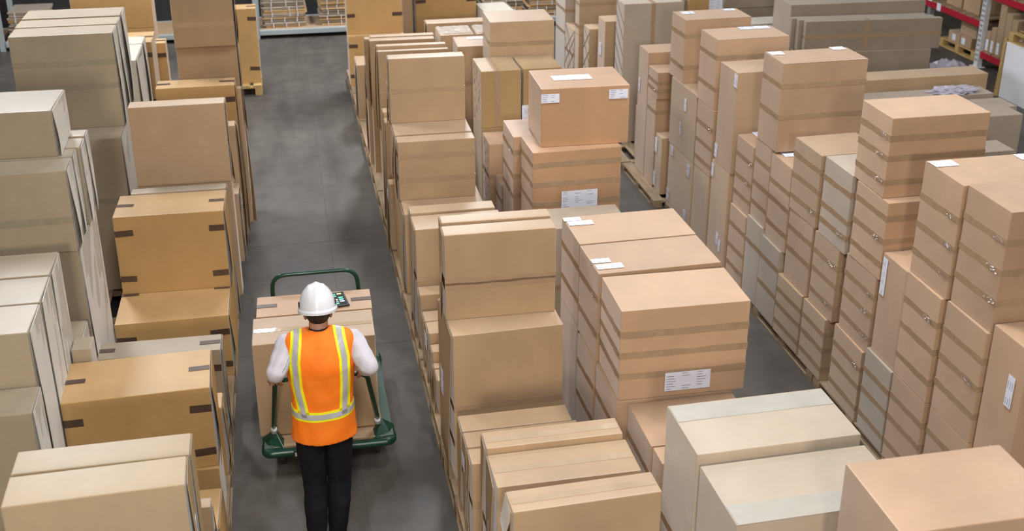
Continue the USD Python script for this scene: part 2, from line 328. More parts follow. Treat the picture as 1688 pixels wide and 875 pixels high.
TABLE = '''
m1e|0.901 1.661 4.469 4.645 0.142 1.313 1.5|tan|e tT b.5 fl|front-most flat carton right of the aisle, torn white flap at its left end
m1f|0.901 1.683 4.881 5.183 0.142 1.162 0.04|tan|e b.45 tT lL.55,.6,.13,.11|second flat carton from the front right of the aisle, shiny taped top
m1g|0.901 1.669 5.186 5.352 0.142 1.196 0.04|tan|e b.5 tT|thin flat carton at the back of the front group right of the aisle
m1j|0.901 1.63 5.7 5.866 0.142 0.743 -0.52|tan|e b.5|low flat carton tucked behind the front group right of the aisle, nearest of three
m1i|0.901 1.63 5.866 6.033 0.142 0.752 0.44|tan|e b.5 lL.5,.75,.1,.1|low flat carton with a small end label, middle of three behind the front group
m1h|0.901 1.609 6.06 6.249 0.142 0.737 -0.07|tan|e b.5|low flat carton below the middle stack right of the aisle, farthest of three
m1d|0.901 1.635 6.402 6.954 0.142 1.226 1.5|tan|e b.5,.25 lL.3,.5,.1,.2|wide plain carton under a flat pair, middle of the row right of the aisle
m1c|0.89 1.619 6.617 6.778 1.226 1.829 -0.89|tan|e b.45,.4|upright carton with a tape band standing on the wide plain carton right of the aisle
m1c2|0.901 1.625 6.798 6.929 1.226 1.838 -1.15|tan|e b.5|thin upright carton behind the taped one on the wide plain carton
m1q|0.901 1.63 7.213 7.384 0.142 0.422 -0.79|tan|e|lowest slim carton end beside the aisle, behind the wide plain carton
m1p2|0.901 1.63 7.386 7.464 0.142 0.43 -0.16|tan|e|slim low carton end next to the lowest one beside the aisle
m1p|0.901 1.63 7.479 7.602 0.142 0.511 -0.66|tan|e|slim low carton with creased flap ends beside the aisle
m1l2|0.901 1.63 7.657 7.851 0.142 0.57 0.31|tan|e lL.5,.75,.12,.12|low carton with a pale end label beside the aisle, nearer of a pair
m1l1|0.901 1.63 7.893 8.067 0.142 0.55 -0.16|tan|e|low carton beside the aisle, farther of the pair with the pale end label
m1l|0.901 1.63 8.188 8.349 0.142 0.628 -0.16|tan|e|small dark-fronted low carton below the shiny taped pair in the aisle-side row
m1k2|0.901 1.63 8.39 8.683 0.142 1.106 0.05|tan|e b.55|upright carton with darker tape patch on its front, half hidden behind the taped upright carton
m1k1|0.901 1.608 8.698 8.861 0.142 1.121 -0.49|tan|e b.5|upright carton behind the tape-patched one in the aisle-side row
m1n|0.901 1.622 9.202 10.123 0.142 0.902 -0.87|tan|e|broad low carton carrying two upright cartons halfway along the row right of the aisle
m1b|0.895 1.583 9.521 9.686 0.902 1.451 -0.89|tan|e b.75,.35|dark-fronted upright carton halfway along the row right of the aisle, two tape lines
m1b2|0.901 1.6 9.779 10.294 0.902 1.429 -0.06|tan|e|deep carton behind the dark-fronted upright one, carrying the tall flat carton
m1a|0.896 1.592 10.114 10.272 1.429 2.037 -1.5|tan|e b.5 lL.5,.5,.08,.15|tall flat carton highest in the row right of the aisle, taped across the middle
m1a2|0.901 1.616 11.287 11.356 0.969 1.799 -1.06|tan|e b.5|pale-topped flat carton just behind the tallest flat carton
m1a3|0.901 1.604 11.38 11.468 0.969 1.83 -1.5|tan|e b.5|second pale-topped flat carton behind the tallest flat carton
m1a4|0.901 1.607 12.285 12.408 0.912 1.658 -1.26|tan|e b.5|flat carton with dark side gap, near one of the far pair right of the aisle
m1a5|0.919 1.621 12.426 12.527 0.912 1.666 -0.98|tan|e b.5|flat carton with cream top, far one of the far pair right of the aisle
m1a6|0.869 1.621 12.563 12.675 0.912 1.61 -0.17|tan|e|flat carton whose end sticks out to the aisle behind the far pair
m1t|0.866 1.596 14.25 14.706 0.142 0.853 -0.63|tan|e lL.5,.8,.1,.1|short carton with a labelled end far along the right edge of the aisle
m1x|0.901 1.63 13.102 13.24 0.142 0.931 -0.09|tan|e|small low carton end below the far pair right of the aisle
m1w|0.901 1.594 12.927 13.065 0.142 0.796 -0.13|tan|e|low brown carton end below the far pair, nearer than the small one
m1v|0.901 1.63 10.758 10.91 0.142 1.232 -0.71|tan|e|low carton end beneath the tallest flat carton, nearer of two
m1v2|0.901 1.63 10.922 11.076 0.142 1.282 -0.2|tan|e|low carton end beneath the tallest flat carton, farther of two
m1y|0.866 1.596 10.15 10.291 0.142 0.822 -0.19|tan|e lL.5,.8,.1,.1|low reddish carton end with a small white label beside the dark-fronted upright carton
m1z|0.866 1.639 15.854 16.196 0.851 2.166 0.39|gold|k|big golden kraft carton at the far right end of the aisle, dark tape tabs
m1z2|0.866 1.641 15.75 16.092 0.142 0.851 0.39|gold|k lL.5,.8,.12,.12|golden kraft carton under the big one at the far right end of the aisle
m2f|1.767 2.617 4.35 4.793 0.142 1.605 0.57|grey|Ta.8 b.55,.25|large pale carton at lower right, grey tape strip along its rear top edge
m2g|1.778 2.631 3.87 4.326 0.142 1.561 0.75|grey|Ta.15 b.55,.25|large pale carton at lower right, grey tape strip along its front top edge
m2i|1.767 2.55 5.632 6.096 1.115 1.709 -1.2|rosy|b.73,.5,.27 lF.54,.17,.28,.125 fB|large carton with a wide printed white label on its front, centre right
m2j|1.767 2.565 6.123 6.56 1.101 1.713 1.11|rosy|b.7,.3 lT.12,.2,.17,.07 lT.08,.4,.12,.06|large carton behind the one with the printed front label, paper slips on its top corner
m2k|1.767 2.567 6.587 7.046 1.106 1.706 0.86|rosy|b.7,.3 lT.12,.72,.17,.07 lT.07,.88,.12,.06|rearmost of three large cartons in a block, two paper slips at its far top corner
m2m|1.756 2.485 6.125 6.52 0.142 1.101 1.5|rosy|b.8,.55|lower carton of the three-carton block seen from its left side
m2n|1.756 2.485 5.621 6.093 0.142 1.115 -0.13|rosy|b.8,.55|lower carton under the one with the printed front label
m2o|1.824 2.479 5.167 5.615 0.142 1.101 0.08|rosy|b.8|low carton with a bare top in front of the printed-label carton
m2p|1.824 2.554 4.974 5.138 0.142 1.117 0.53|rosy|b.75|low carton between the bare-topped one and the pale front cartons
m2gr|1.801 2.565 8.06 8.479 0.142 1.166 -0.65|grey|b.5|low grey-topped carton in front of the orange stack
oru|2.006 2.751 8.785 9.36 1.581 2.082 -1.5|orange|ru lT.42,.5,.33,.14 lF.1,.84,.15,.075 lF.87,.86,.16,.08|orange-brown carton with three white labels on top of the orange stack
orl|1.915 2.677 8.67 9.097 0.142 1.581 1.5|orange|b.92,.8,.68 lF.53,.7,.31,.15|orange-brown carton with a wide printed label under the three-label carton
m2r|1.842 2.475 9.12 9.595 0.142 1.57 -0.23|rosy|b.9,.75,.62 lT.55,.12,.3,.09|narrow tall carton with a white slip on top, left of the orange stack
m2s|1.832 2.412 9.608 9.918 0.142 0.94 -0.57|rosy|b.8|small low carton left of the narrow tall carton beside the orange stack
m2t|1.778 2.406 9.933 10.294 0.142 1.229 -0.21|rosy|b.7 p lT.5,.2,.3,.1|carton with printed left side and a white top label, behind the small low carton
m2u|1.778 2.164 10.32 10.81 1.254 1.814 0.17|gold2|p bv.4|olive carton with printed left side and grey-white top in the second row
m2u2|2.183 2.561 10.328 10.792 1.254 1.814 0.77|gold2|lF.1,.1,.1,.3|olive carton right of the printed one, mostly behind the orange stack
m2v|1.958 2.597 10.83 11.313 1.368 2.153 -1.16|tan2|b.72,.4 lF.63,.36,.14,.05 fB|tallest far carton of the second row, plain cream top and small front label
m2w|1.733 2.36 11.463 11.882 0.969 1.763 -1.5|tan2|b.5 lT.45,.75,.28,.1|carton with a white top label left of the cream-topped tall carton
m2x|1.653 2.029 12.171 12.566 0.969 1.71 0.35|tan|cr|far second-row carton with creased cream top, left of a pair
m2x2|2.052 2.736 12.171 12.566 0.969 1.71 -0.9|tan|cr|far second-row carton with crinkled film on top, right of a pair
m2y|1.596 2.485 12.851 13.048 0.912 1.681 0.21|tan|e|long thin cream-topped carton lying across the far part of the second row
m2z|1.911 2.813 16.639 16.981 0.855 2.052 0.4|gold|k|large golden kraft carton in the far distance behind the long thin carton
L3a|-1.385 -0.593 4.564 4.8 0.142 1.612 1.18|sand|E b.6 lR.45,.75,.1,.18|front-most carton left of the aisle, lit front and ridged cream top
L3b|-1.405 -0.593 4.868 5.065 0.142 1.574 0.43|sand|E|carton directly behind the front-most one left of the aisle
L2|-1.45 -0.593 6.218 6.705 0.57 1.13 1.5|gold|k E|golden kraft carton with dark tape tabs and bright top, second stack left of the aisle
L2b|-1.319 -0.589 6.213 6.555 0.142 0.57 0.05|gold||kraft carton under the bright-topped one in the second stack left of the aisle
L2c|-1.3 -0.57 5.536 5.928 0.142 0.642 -1.5|gold|E|low kraft carton below the second stack left of the aisle
L5|-1.416 -0.593 7.286 7.522 0.142 0.816 -1.08|pale|k E|grey-green carton with faint tape tabs between the two golden kraft stacks
L1b|-1.407 -0.57 8.081 9.062 0.142 0.664 -0.2|gold|k E|golden kraft carton at the base of the third stack left of the aisle
L1|-1.395 -0.563 8.586 9.039 0.664 1.324 -1.5|gold|k E|tall golden kraft carton with dark tape tabs, third stack left of the aisle
L1c|-1.308 -0.557 9.079 9.197 0.142 1.316 -0.68|grey|E|thin grey carton right behind the tall golden kraft carton
L0|-1.298 -0.524 9.469 9.64 1.22 1.918 -0.57|tan2|E b.5|upright tan carton with thin cream top edge behind the tall golden kraft carton
L6|-1.213 -0.49 10.821 11.091 0.142 1.677 -0.36|gold|k E|kraft carton with dark tape tabs behind the upright tan carton left of the aisle
L7u|-1.029 -0.456 11.214 11.799 1.952 2.502 0.32|brown|b.4 E|upper of two big brown cartons stacked far along the left of the aisle
L7l|-1.031 -0.456 11.307 11.799 1.049 1.952 0.35|brown|b.4 E lR.3,.9,.08,.12|lower of two big brown cartons stacked far along the left of the aisle
L8|-1.084 -0.354 16.188 16.491 0.142 1.202 -0.64|gold|k|golden kraft carton at the far left end of the aisle, tape tabs down its edge
L8f|-1 -0.444 11.115 11.195 0.142 1.554 0.09|tan|E lR.5,.6,.05,.15|thin carton end squeezed before the two big brown cartons left of the aisle
La1|-2.264 -1.425 10.11 10.41 1.562 2.395 -0.18|pale|w b.7,.45|tall pale carton at the front of the highest far-left stack
La2|-2.264 -1.425 10.421 10.686 1.562 2.402 -0.29|pale|w|pale carton in the middle of the highest far-left stack
La3|-2.256 -1.425 10.704 11.04 1.562 2.412 -0.6|pale|w|pale carton at the back of the highest far-left stack
Lb|-2.292 -1.426 9.788 11.035 0.142 1.562 0.22|pale|w b.6|shaded carton beneath the highest far-left stack
Lc|-2.379 -1.513 7.615 8.109 2.183 2.499 -1.5|pale|w|pale carton at the left picture edge on top of four film-wrapped ones
Ld1|-2.337 -1.425 7.306 7.564 1.619 2.183 0.37|pale|w b.4|front one of four film-wrapped cartons at the left picture edge
Ld2|-2.337 -1.425 7.573 7.736 1.619 2.183 0.75|pale|w|second from the front of four film-wrapped cartons at the left edge
Ld3|-2.314 -1.402 7.77 7.969 1.619 2.183 -0.31|pale|w|third from the front of four film-wrapped cartons at the left edge
Ld4|-2.314 -1.402 8.008 8.151 1.619 2.183 -0.27|pale|w|rearmost of four film-wrapped cartons at the left edge
Le|-2.337 -1.425 7.325 8.151 0.142 1.619 -0|pale|w b.6|dark shaded carton under the four film-wrapped ones at the left edge
Lf1|-2.371 -1.459 5.856 6.207 0.142 1.804 -0.37|pale|w b.4|front one of three ridge-topped cartons low on the left edge
Lf2|-2.371 -1.459 6.216 6.567 0.142 1.8 0.15|pale|w|middle one of three ridge-topped cartons low on the left edge
Lf3|-2.371 -1.463 6.585 6.921 0.142 1.802 -0.31|pale|w|rear one of three ridge-topped cartons low on the left edge
Lg|-2.349 -1.437 5.544 5.828 0.142 1.486 0.55|pale|w|low carton at the left edge in front of the ridge-topped trio
Lh|-2.384 -1.431 6.954 7.262 0.142 1.152 -1.5|pale|w|small low carton behind the ridge-topped trio on the left
Lh2|-1.448 -1.328 6.726 6.897 0.142 1.208 -0.5|pale||narrow carton slab standing between the far-left row and the golden stack
R1|3.876 4.572 10.629 11.025 1.487 2.13 1.5|rosy|s0 b.75,.25 lT.18,.75,.13,.11 lT.85,.85,.12,.09|carton with two top labels, far end of the right-hand carton wall, upper tier
R2|3.876 4.587 9.757 10.183 1.478 2.15 1.5|rosy|b.75,.3 s0 lT.72,.85,.3,.1|carton with one long top label, upper tier of the right-hand wall near its far end
R2b|3.876 4.674 9.737 10.153 0.813 1.478 1.5|rosy|b.7,.42,.15|reddish carton with three tape bands under the long-label carton
R2c|3.876 4.674 9.745 10.157 0.08 0.813 0.75|tan2||plain bottom carton below the reddish three-band carton
R3|3.876 4.674 9.244 9.637 1.032 1.984 1.5|tan2|lL.1,.12,.06,.13 lL.95,.92,.07,.12|tall plain carton with grey top between two upper-tier cartons of the right-hand wall
R3b|3.876 4.674 9.262 9.68 0.08 1.032 1.23|tan2|lL.08,.9,.05,.13 lL.6,.25,.05,.12 lL.75,.2,.05,.12|tall bottom carton with paired slips, right-hand wall
R1b|3.876 4.674 10.196 10.908 0.786 1.487 1.5|tan2|lL.45,.35,.03,.13 lL.6,.75,.05,.13|broad plain carton in the middle tier at the far end of the right-hand wall
R1c|3.876 4.674 10.201 10.881 0.08 0.786 1.5|tan2|lL.15,.92,.07,.1 lL.85,.85,.07,.13 lL.06,.2,.07,.13 lL.8,.15,.07,.1|broad bottom carton with four corner labels, far end of the right-hand wall
R4|3.896 4.641 8.375 8.764 1.547 2.3 0.85|rosy|b.75,.4 s0 lT.1,.82,.12,.1 lT.87,.92,.12,.09|upper-tier carton with two top labels and a notch, middle of the right-hand wall
R5a|3.896 4.694 8.812 9.187 0.788 1.44 0.92|rosy|b.75,.45,.2 lT.3,.85,.2,.12|middle-tier carton with a white slip on its rear top, right-hand wall
R5b|3.896 4.694 8.458 8.791 0.832 1.547 -0.01|rosy|b.75,.45,.2|middle-tier carton beneath the notched upper carton, right-hand wall
R5c|3.896 4.694 8.047 8.457 0.781 1.527 -0.47|rosy|b.7,.5,.2 lT.2,.8,.2,.12|middle-tier carton with a white slip beside the notched upper carton
P|3.896 4.42 7.563 8.019 1.213 1.81 1.5|tan2|b.78,.5,.2|tan carton with fluted upper tape in the upper middle of the right-hand wall
R6b|3.896 4.694 7.586 8.015 0.607 1.213 0.5|rosy|b.75,.45|carton below the fluted-tape tan carton, right-hand wall
R7|3.896 4.694 7.068 7.498 1.216 1.836 0.75|greyw|b.75,.4,.2|greyish carton between the fluted-tape carton and the tall corner carton
R7b|3.896 4.694 7.137 7.538 0.616 1.216 0.76|tan2|b.75,.5,.2|yellowish carton directly below the greyish one, right-hand wall
R8|3.896 4.613 6.637 7.068 1.832 2.403 -0.34|rosy|b.75,.5,.2 fB|largest upper carton overhanging the right-hand wall, bare top
R8b|3.896 4.694 6.551 7 1.255 1.832 0.31|rosy|b.8,.5,.2|carton just below the overhanging one, right-hand wall
R8c|3.896 4.694 6.581 7.034 0.659 1.255 -0.36|rosy|b.75,.5,.2 fB|third carton down under the overhanging one, right-hand wall
R9|3.896 4.694 6.206 6.538 0.73 1.482 0.02|rosy|lL.15,.88,.06,.13 lL.15,.7,.06,.15|narrow plain carton with two stacked vertical labels, right-hand wall
T|3.896 4.694 5.75 6.198 1.505 2.268 0.1|rosy|b.7,.45,.2 lT.1,.82,.16,.1 lT.85,.85,.15,.1 fB|upper carton with two white top labels at the right picture edge
U|3.896 4.694 5.272 5.706 1.531 2.293 0.45|rosy|b.75,.5,.25 fB|nearest upper-tier carton cut by the right picture edge
R10b|3.876 4.674 5.768 6.188 0.748 1.505 -0.36|rosy|b.75,.5,.2|middle-tier carton below the one with two top labels at right
R11b|3.876 4.674 5.273 5.71 0.773 1.531 -0.09|rosy|b.75,.5,.25|middle-tier carton below the nearest upper one at right
R12|3.896 4.694 4.909 5.249 0.718 1.607 0.75|rosy|lL.7,.65,.06,.2 lL.55,.1,.06,.16|plain carton with white end slips at the right picture edge, lower than its neighbour
Z5a|3.876 4.674 8.817 9.179 0.08 0.788 0.86|rosy|b.75,.45,.2|bottom carton with three bands, beside the tall bottom carton with paired slips
Z5b|3.876 4.674 8.472 8.794 0.08 0.832 -0|greyw|b.7|grey bottom carton, second after the tall bottom carton with paired slips
Z5c|3.876 4.674 8.085 8.472 0.08 0.781 -0.01|greyw|b.75,.4|grey bottom carton with a pale rim, third after the tall bottom carton
Z6|3.876 4.674 7.611 8.061 0.08 0.607 1.28|tan2|b.75,.5,.2|bottom carton with a raised pale lid rim above a pallet block, right-hand wall
Z7|3.876 4.674 7.188 7.581 0.08 0.616 0.07|tan2|b.75,.5,.2|bottom carton showing its front corner above the pallet, right-hand wall
Z8|3.876 4.674 6.605 7.066 0.08 0.659 -1.42|rosy|b.75,.5,.2|bottom carton below the third carton of the overhanging stack
Z9|3.876 4.674 6.202 6.569 0.08 0.73 -0.32|greyw|b.75,.5,.2|bottom carton under the narrow plain one with vertical labels
Z10|3.876 4.674 5.769 6.184 0.08 0.748 -0|rosy|b.75,.5,.2|bottom carton in the second column from the right picture edge
Z11|3.876 4.674 5.271 5.711 0.08 0.773 -0.01|rosy|b.75,.45,.2|bottom carton nearest the blurred front carton, right-hand wall
R0|3.876 4.674 11.739 12.09 0.08 1.513 -0.17|rosy|lL.2,.7,.05,.15|squat-topped carton just beyond the right-hand wall, white slip low on its side
R0b|3.876 4.674 11.394 11.719 1.084 1.383 0.65|rosy|b.6,.3|small upper carton in front of the squat-topped one at the wall end
R0b2|3.876 4.674 11.416 11.719 0.08 1.084 0.91|rosy|b.85|carton below the small upper one at the far end of the wall
R0c|3.876 4.606 11.152 11.366 0.08 0.729 0.51|tan2|lL.15,.8,.07,.16 lL.1,.2,.07,.16|low carton with two side labels standing on the visible pallet
R0d|3.972 4.548 12.152 12.423 0.08 0.71 0.25|tan2||low plain carton beside the orange stack across the second gap
RW|3.933 4.663 12.894 13.203 0.08 1.79 1.5|greyw|d lF.75,.45,.12,.2 bv.5|film-wrapped grey carton with diagonal straps on its side and a large front label
RW2|3.876 4.56 13.48 13.805 0.08 1.45 0.03|tan2|lL.4,.72,.1,.16|narrow tall carton with a white side label behind the strapped grey one
RW3|3.876 4.56 14.219 14.5 0.08 1.177 0.3|tan2|d|short carton crossed with dark strapping in the distance
RW4|3.876 4.674 14.744 14.957 0.958 2.166 0.73|tan2|b.7,.35,.1|tall banded carton in the distance behind the strapped short one
RW5|3.876 4.674 14.993 15.519 0.08 0.964 -0.4|tan2|d b.6|low strapped carton in the distance left of the tall banded one
RW6|3.876 4.674 15.518 16.068 0.08 2.166 0.44|greyw|b.8,.65,.5,.35|very tall grey banded carton at the far end of the right-hand row
F|2.125 2.831 3.179 3.648 1.026 1.995 -0.2|rosy|b.6|blurred large carton at the bottom right corner
RB1|5.415 6.844 9.348 9.724 0.142 1.386 -0.14|dull|b.3|dull brown carton with grey top just behind the overhanging carton, right edge
RB2|5.415 7.08 9.783 10.086 0.142 1.316 0.09|dull||dull carton with grey top, second behind the overhanging carton
RB3|5.415 7.129 10.268 10.534 0.142 1.303 -0.27|dull||dull carton with plastic film on its top, third behind the overhanging carton
RB4|5.415 7.56 11.029 11.345 0.142 1.275 0.2|tan2||kraft carton farthest of four behind the overhanging carton
RB5|5.13 6.308 8.636 8.926 0.142 1.309 0.28|dull||pale carton corner showing between the overhanging carton and the two-label carton
RG0|6.361 8.152 13.141 13.236 1.018 1.41 -4.23|dull|b.5 bv.45|very long grey-brown flat carton lying lengthwise at upper right, nearest of three
RG1|6.311 8.102 13.241 13.336 1.018 1.41 -4.23|dull||very long grey-brown flat carton lying lengthwise at upper right, middle of three
RG2|6.261 8.052 13.341 13.436 1.018 1.41 -4.23|dull||very long grey-brown flat carton lying lengthwise at upper right, rearmost of three
RG2|6.327 8.037 13.11 13.509 0.142 1.018 -4|dull|bv.45|long brown carton beneath the very long grey-brown one
Lk|-2.4 -1.489 14.021 14.363 1.505 2.394 -0.22|gold||big kraft carton at the upper left, above the curved board ends
Lw1|-2.337 -1.425 11.407 12.053 0.912 1.807 -0.24|white|w|white-wrapped short stack carton behind the highest far-left stack, nearer half
Lw2|-2.337 -1.425 12.09 12.395 0.912 1.801 0.14|white|w|white-wrapped short stack carton behind the highest far-left stack, farther half
Ln|-2.323 -1.37 12.426 12.895 0.912 1.729 0.15|gold|k|kraft carton end with dark tape beside the white-wrapped cartons
Ln2|-1.929 -1.286 12.996 13.207 0.798 1.57 0.47|gold|k|narrow kraft carton end nearest the two big brown cartons at upper left
Ls1|-1.213 -0.507 10.488 10.648 0.142 1.381 0.31|tan|E|small carton end right of the upright tan carton on the aisle edge
Ls2|-1.218 -0.516 10.18 10.471 0.142 0.831 -1.05|tan|E lR.5,.8,.08,.14|low carton end with a white label on the left aisle edge
Ls5|-1.306 -0.573 9.69 9.896 0.142 0.343 -0.42|tan|E|lowest carton end lying on the left aisle edge
Ls6|-1.326 -0.582 6.749 6.949 0.142 0.671 0.04|gold|E|low kraft carton end behind the golden second stack on the aisle edge
Ls7|-1.299 -0.582 5.415 5.508 0.142 0.873 -0.39|tan|E|low slim carton end beside the front-most left stack
m1a2_s|0.901 1.616 11.287 11.356 0.142 0.969 -1.06|tan||hidden lower carton under the flat one just behind the tallest flat carton
m1a3_s|0.901 1.604 11.38 11.468 0.142 0.969 -1.5|tan||hidden lower carton under the second flat one behind the tallest flat carton
m1a4_s|0.901 1.607 12.285 12.408 0.142 0.912 -1.26|tan||hidden lower carton under the near one of the far pair right of the aisle
m1a5_s|0.919 1.621 12.426 12.527 0.142 0.912 -0.98|tan||hidden lower carton under the far one of the far pair right of the aisle
m1a6_s|0.869 1.621 12.563 12.675 0.142 0.912 -0.17|tan||hidden lower carton under the flat one whose end sticks out to the aisle
m2k_s|1.767 2.567 6.587 7.046 0.142 1.106 0.86|rosy||lower carton under the rearmost of the three large block cartons
m2u_s|1.778 2.164 10.32 10.81 0.142 1.254 0.17|gold2||lower carton under the olive one with the printed left side
m2u2_s|2.183 2.561 10.328 10.792 0.142 1.254 0.77|gold2||lower carton under the olive one behind the orange stack
m2v_s|1.958 2.597 10.83 11.313 0.142 1.368 -1.16|tan2||lower carton under the tallest far carton of the second row
m2w_s|1.733 2.36 11.463 11.882 0.142 0.969 -1.5|tan2||lower carton under the one with a white top label beside the tallest far carton
m2x_s|1.653 2.029 12.171 12.566 0.142 0.969 0.35|tan||lower carton under the creased cream-topped one, far second row
m2x2_s|2.052 2.736 12.171 12.566 0.142 0.969 -0.9|tan||lower carton under the one with crinkled film on top, far second row
m2y_s|1.596 2.485 12.851 13.048 0.142 0.912 0.21|tan||lower carton under the long thin cream-topped one
m2z_s|1.911 2.813 16.639 16.981 0.142 0.855 0.4|gold||lower carton under the distant golden kraft one behind the long thin carton
L0_s|-1.298 -0.524 9.469 9.64 0.142 1.22 -0.57|tan2||lower carton under the upright tan one behind the golden stack
L7l_s|-1.031 -0.456 11.307 11.799 0.142 1.049 0.35|brown||bottom carton under the two big brown stacked ones left of the aisle
R12_s|3.876 4.674 4.909 5.25 0.08 0.718 0.75|rosy||lower carton under the plain one with white end slips, right picture edge
RW4_s|3.876 4.674 14.744 14.957 0.08 0.958 0.73|tan2||lower carton under the tall banded one in the distance
F_s|2.125 2.831 3.179 3.648 0.142 1.026 -0.2|rosy||lower carton under the blurred one at the bottom right corner
Lk_s|-2.4 -1.489 14.021 14.363 0.142 1.505 -0.22|gold||lower carton under the big kraft one at the upper left
Lw1_s|-2.337 -1.425 11.407 12.053 0.142 0.912 -0.24|white||lower carton under the nearer white-wrapped one
Lw2_s|-2.337 -1.425 12.09 12.395 0.142 0.912 0.14|white||lower carton under the farther white-wrapped one
Ln_s|-2.323 -1.37 12.426 12.895 0.142 0.912 0.15|gold||lower carton under the dark-taped kraft end beside the white-wrapped ones
Ln2_s|-1.929 -1.286 12.996 13.207 0.142 0.798 0.47|gold||lower carton under the narrow kraft end near the two big brown cartons
'''
PLACED = []
def carton(name, coords, m, feats, label, seed, z_shift=0.0):
    x0, x1, y0, y1, z0, z1, yaw = coords
    w, d, h = x1 - x0, y1 - y0, z1 - z0; a = math.radians(yaw)
    PLACED.append((x0, x1, y0, y1, z0, label))
    cx = x0 + math.cos(a) * w / 2 - math.sin(a) * d / 2; cy = y0 + math.sin(a) * w / 2 + math.cos(a) * d / 2
    w, d, h = w - .005, d - .005, h - .0005
    R = random.Random(seed); body = MAT[f'{m}_{R.choice((0, 1, 1, 2))}']; dims = (w, d, h)
    root = thing('carton', label, 'cardboard box', (cx, cy, z0), yaw)
    toks = feats.split(); flaps = any(t in ('s', 's0') for t in toks)
    hb = h - .004 if flaps else h
    obj('body', rbox(w, d, hb, .007, seed, .0008 if w > .3 else .0004), body, root, smooth=35)
    if flaps:
        g = .0008
        for s in (-1, 1):
            f = rbox(w - .004, d / 2 - g, .004, .0015, seed + s, 0); f.apply_translation((0, s * (d / 4), hb)); obj('top_flap', f, body, root)
    for t in toks:
        if t[0] == 'b' and t[1] != 'v':
            for k, q in enumerate(t[1:].split(',')):
                flat = 'e' in toks or 'E' in toks or m in ('pale', 'tan')
                obj('tape_band', ring_band(dims, float(q) * h, .023 if flat else .022, .0013, seed * 7 + k), MAT['tape_pale' if m == 'pale' else 'tape_clear' if flat else 'tape_brown'], root)
                if 'fB' in toks or (not flat and R.random() < .22):
                    c = crumple(.10, .03, .012, seed * 3 + k); o = np.array([0, 0, 0.])
                    c.apply_transform(trimesh.transformations.rotation_matrix(math.pi / 2, (1, 0, 0)))
                    c.apply_transform(trimesh.transformations.rotation_matrix(math.pi / 2 * 3, (0, 0, 1)))
                    c.apply_translation((-w / 2 - .002, -d / 2 + R.uniform(.06, .1), float(q) * h)); obj('loose_tape', c, MAT['film_clear'], root)
        elif t[:2] == 'bv':
            u = float(t[2:]); obj('tape_band', plate('F', dims, u, .5, .05, h - .02, .001, .0012), MAT['tape_brown'], root)
            obj('tape_band', plate('T', dims, u, .5, .05, d - .02, .001, .0012), MAT['tape_brown'], root)
        elif t[:2] == 'Ta':
            v = float(t[2:]); obj('tape_strip', plate('T', dims, .5, v, w - .012, .14, .001, .0012), MAT['tape_grey'], root, label='wide grey tape strip')
        elif t == 'tT':
            obj('tape_strip', plate('T', dims, .5, .5, w - .02, min(.05, d * .5), .0006, .0010), MAT['tape_gloss'], root)
        elif t in ('e', 'E'):
            obj('end_flap', end_flap(dims, -1 if t == 'e' else 1, seed), MAT.get(f'{m}_flap', body), root, smooth=35)
        elif t == 'fl':
            f = end_flap((w, d * .9, .22), -1, seed + 5); f.vertices[:, 0] -= .012 * (1 + np.sin(f.vertices[:, 2] * 22)); f.apply_translation((0, 0, h - .225))
            obj('torn_flap', f, MAT['grey_2'], root, smooth=35, label='torn pale flap')
        elif t == 'w':
            n = 9; u, v = np.meshgrid(np.linspace(0, 1, n), np.linspace(0, 1, n), indexing='ij'); Q = np.random.RandomState(seed)
            off = .004 + .012 * Q.rand(n, n) * np.sin(np.pi * u) ** .3
            P = np.stack([w / 2 + off, -d / 2 + u * d, .01 + v * (h - .012)], -1).reshape(-1, 3)
            F = [[i * n + j, (i + 1) * n + j, (i + 1) * n + j + 1] for i in range(n - 1) for j in range(n - 1)] + [[i * n + j, (i + 1) * n + j + 1, i * n + j + 1] for i in range(n - 1) for j in range(n - 1)]
            obj('stretch_film', (P, np.array(F)), MAT['film'], root, smooth=True, label='wrinkled whitish stretch film')
            obj('end_flap', end_flap((w, d * .96, h), 1, seed), MAT['white_0'], root, smooth=35)
        elif t == 'k':
            for (f, u, v, lu, lv) in (('F', .06, .72, .13, .05), ('F', .93, .72, .13, .05), ('F', .06, .2, .13, .05), ('F', .93, .2, .13, .05), ('T', .07, .5, .13, .05), ('T', .93, .5, .13, .05)):
                if f == 'T' and d < .2: lv = .03
                if h < .35 and f == 'F' and v < .5: continue
                if h > .35 and f == 'F' and v > .5: v = 1 - .14 / h
                L2 = lu * R.uniform(.8, 1.15)
                obj('corner_tape', plate(f, dims, (L2 / 2 + .002) / w if u < .5 else 1 - (L2 / 2 + .002) / w, v, L2, lv, .0008, .0025, R.uniform(-.05, .05)), MAT['tape_dark'], root)
        elif t == 'd':
            ln = []
            for k in range(9):
                v = (k + .5) / 9; ln.append(plate('L', dims, .5, v, d * .98 / math.cos(.75), .012, .0012, .0012, -.75 if m == 'greyw' else (.75 if k % 2 else -.75)))
            s = cat_(ln); s.vertices[:, 1] = np.clip(s.vertices[:, 1], -d / 2, d / 2); s.vertices[:, 2] = np.clip(s.vertices[:, 2], 0.002, h - .002)
            obj('strapping', s, MAT['ink_dark'], root)
        elif t == 'p':
            ln = []
            for k in range(26):
                ln.append(plate('L', dims, R.choice((.25, .5, .75)) + R.uniform(-.05, .05), (k + .5) / 26, R.uniform(.02, .06), .009, .0006, .0012, R.uniform(.9, 1.3)))
            obj('print', cat_(ln), MAT['ink_dark'], root)
        elif t == 'cr':
            c = crumple(w * .96, d * .9, .012, seed, 12); c.apply_translation((0, 0, h + .001)); obj('loose_film', c, MAT['film'], root)
        elif t[0] == 'l':
            u, v, sw, sh = map(float, t[2:].split(','))
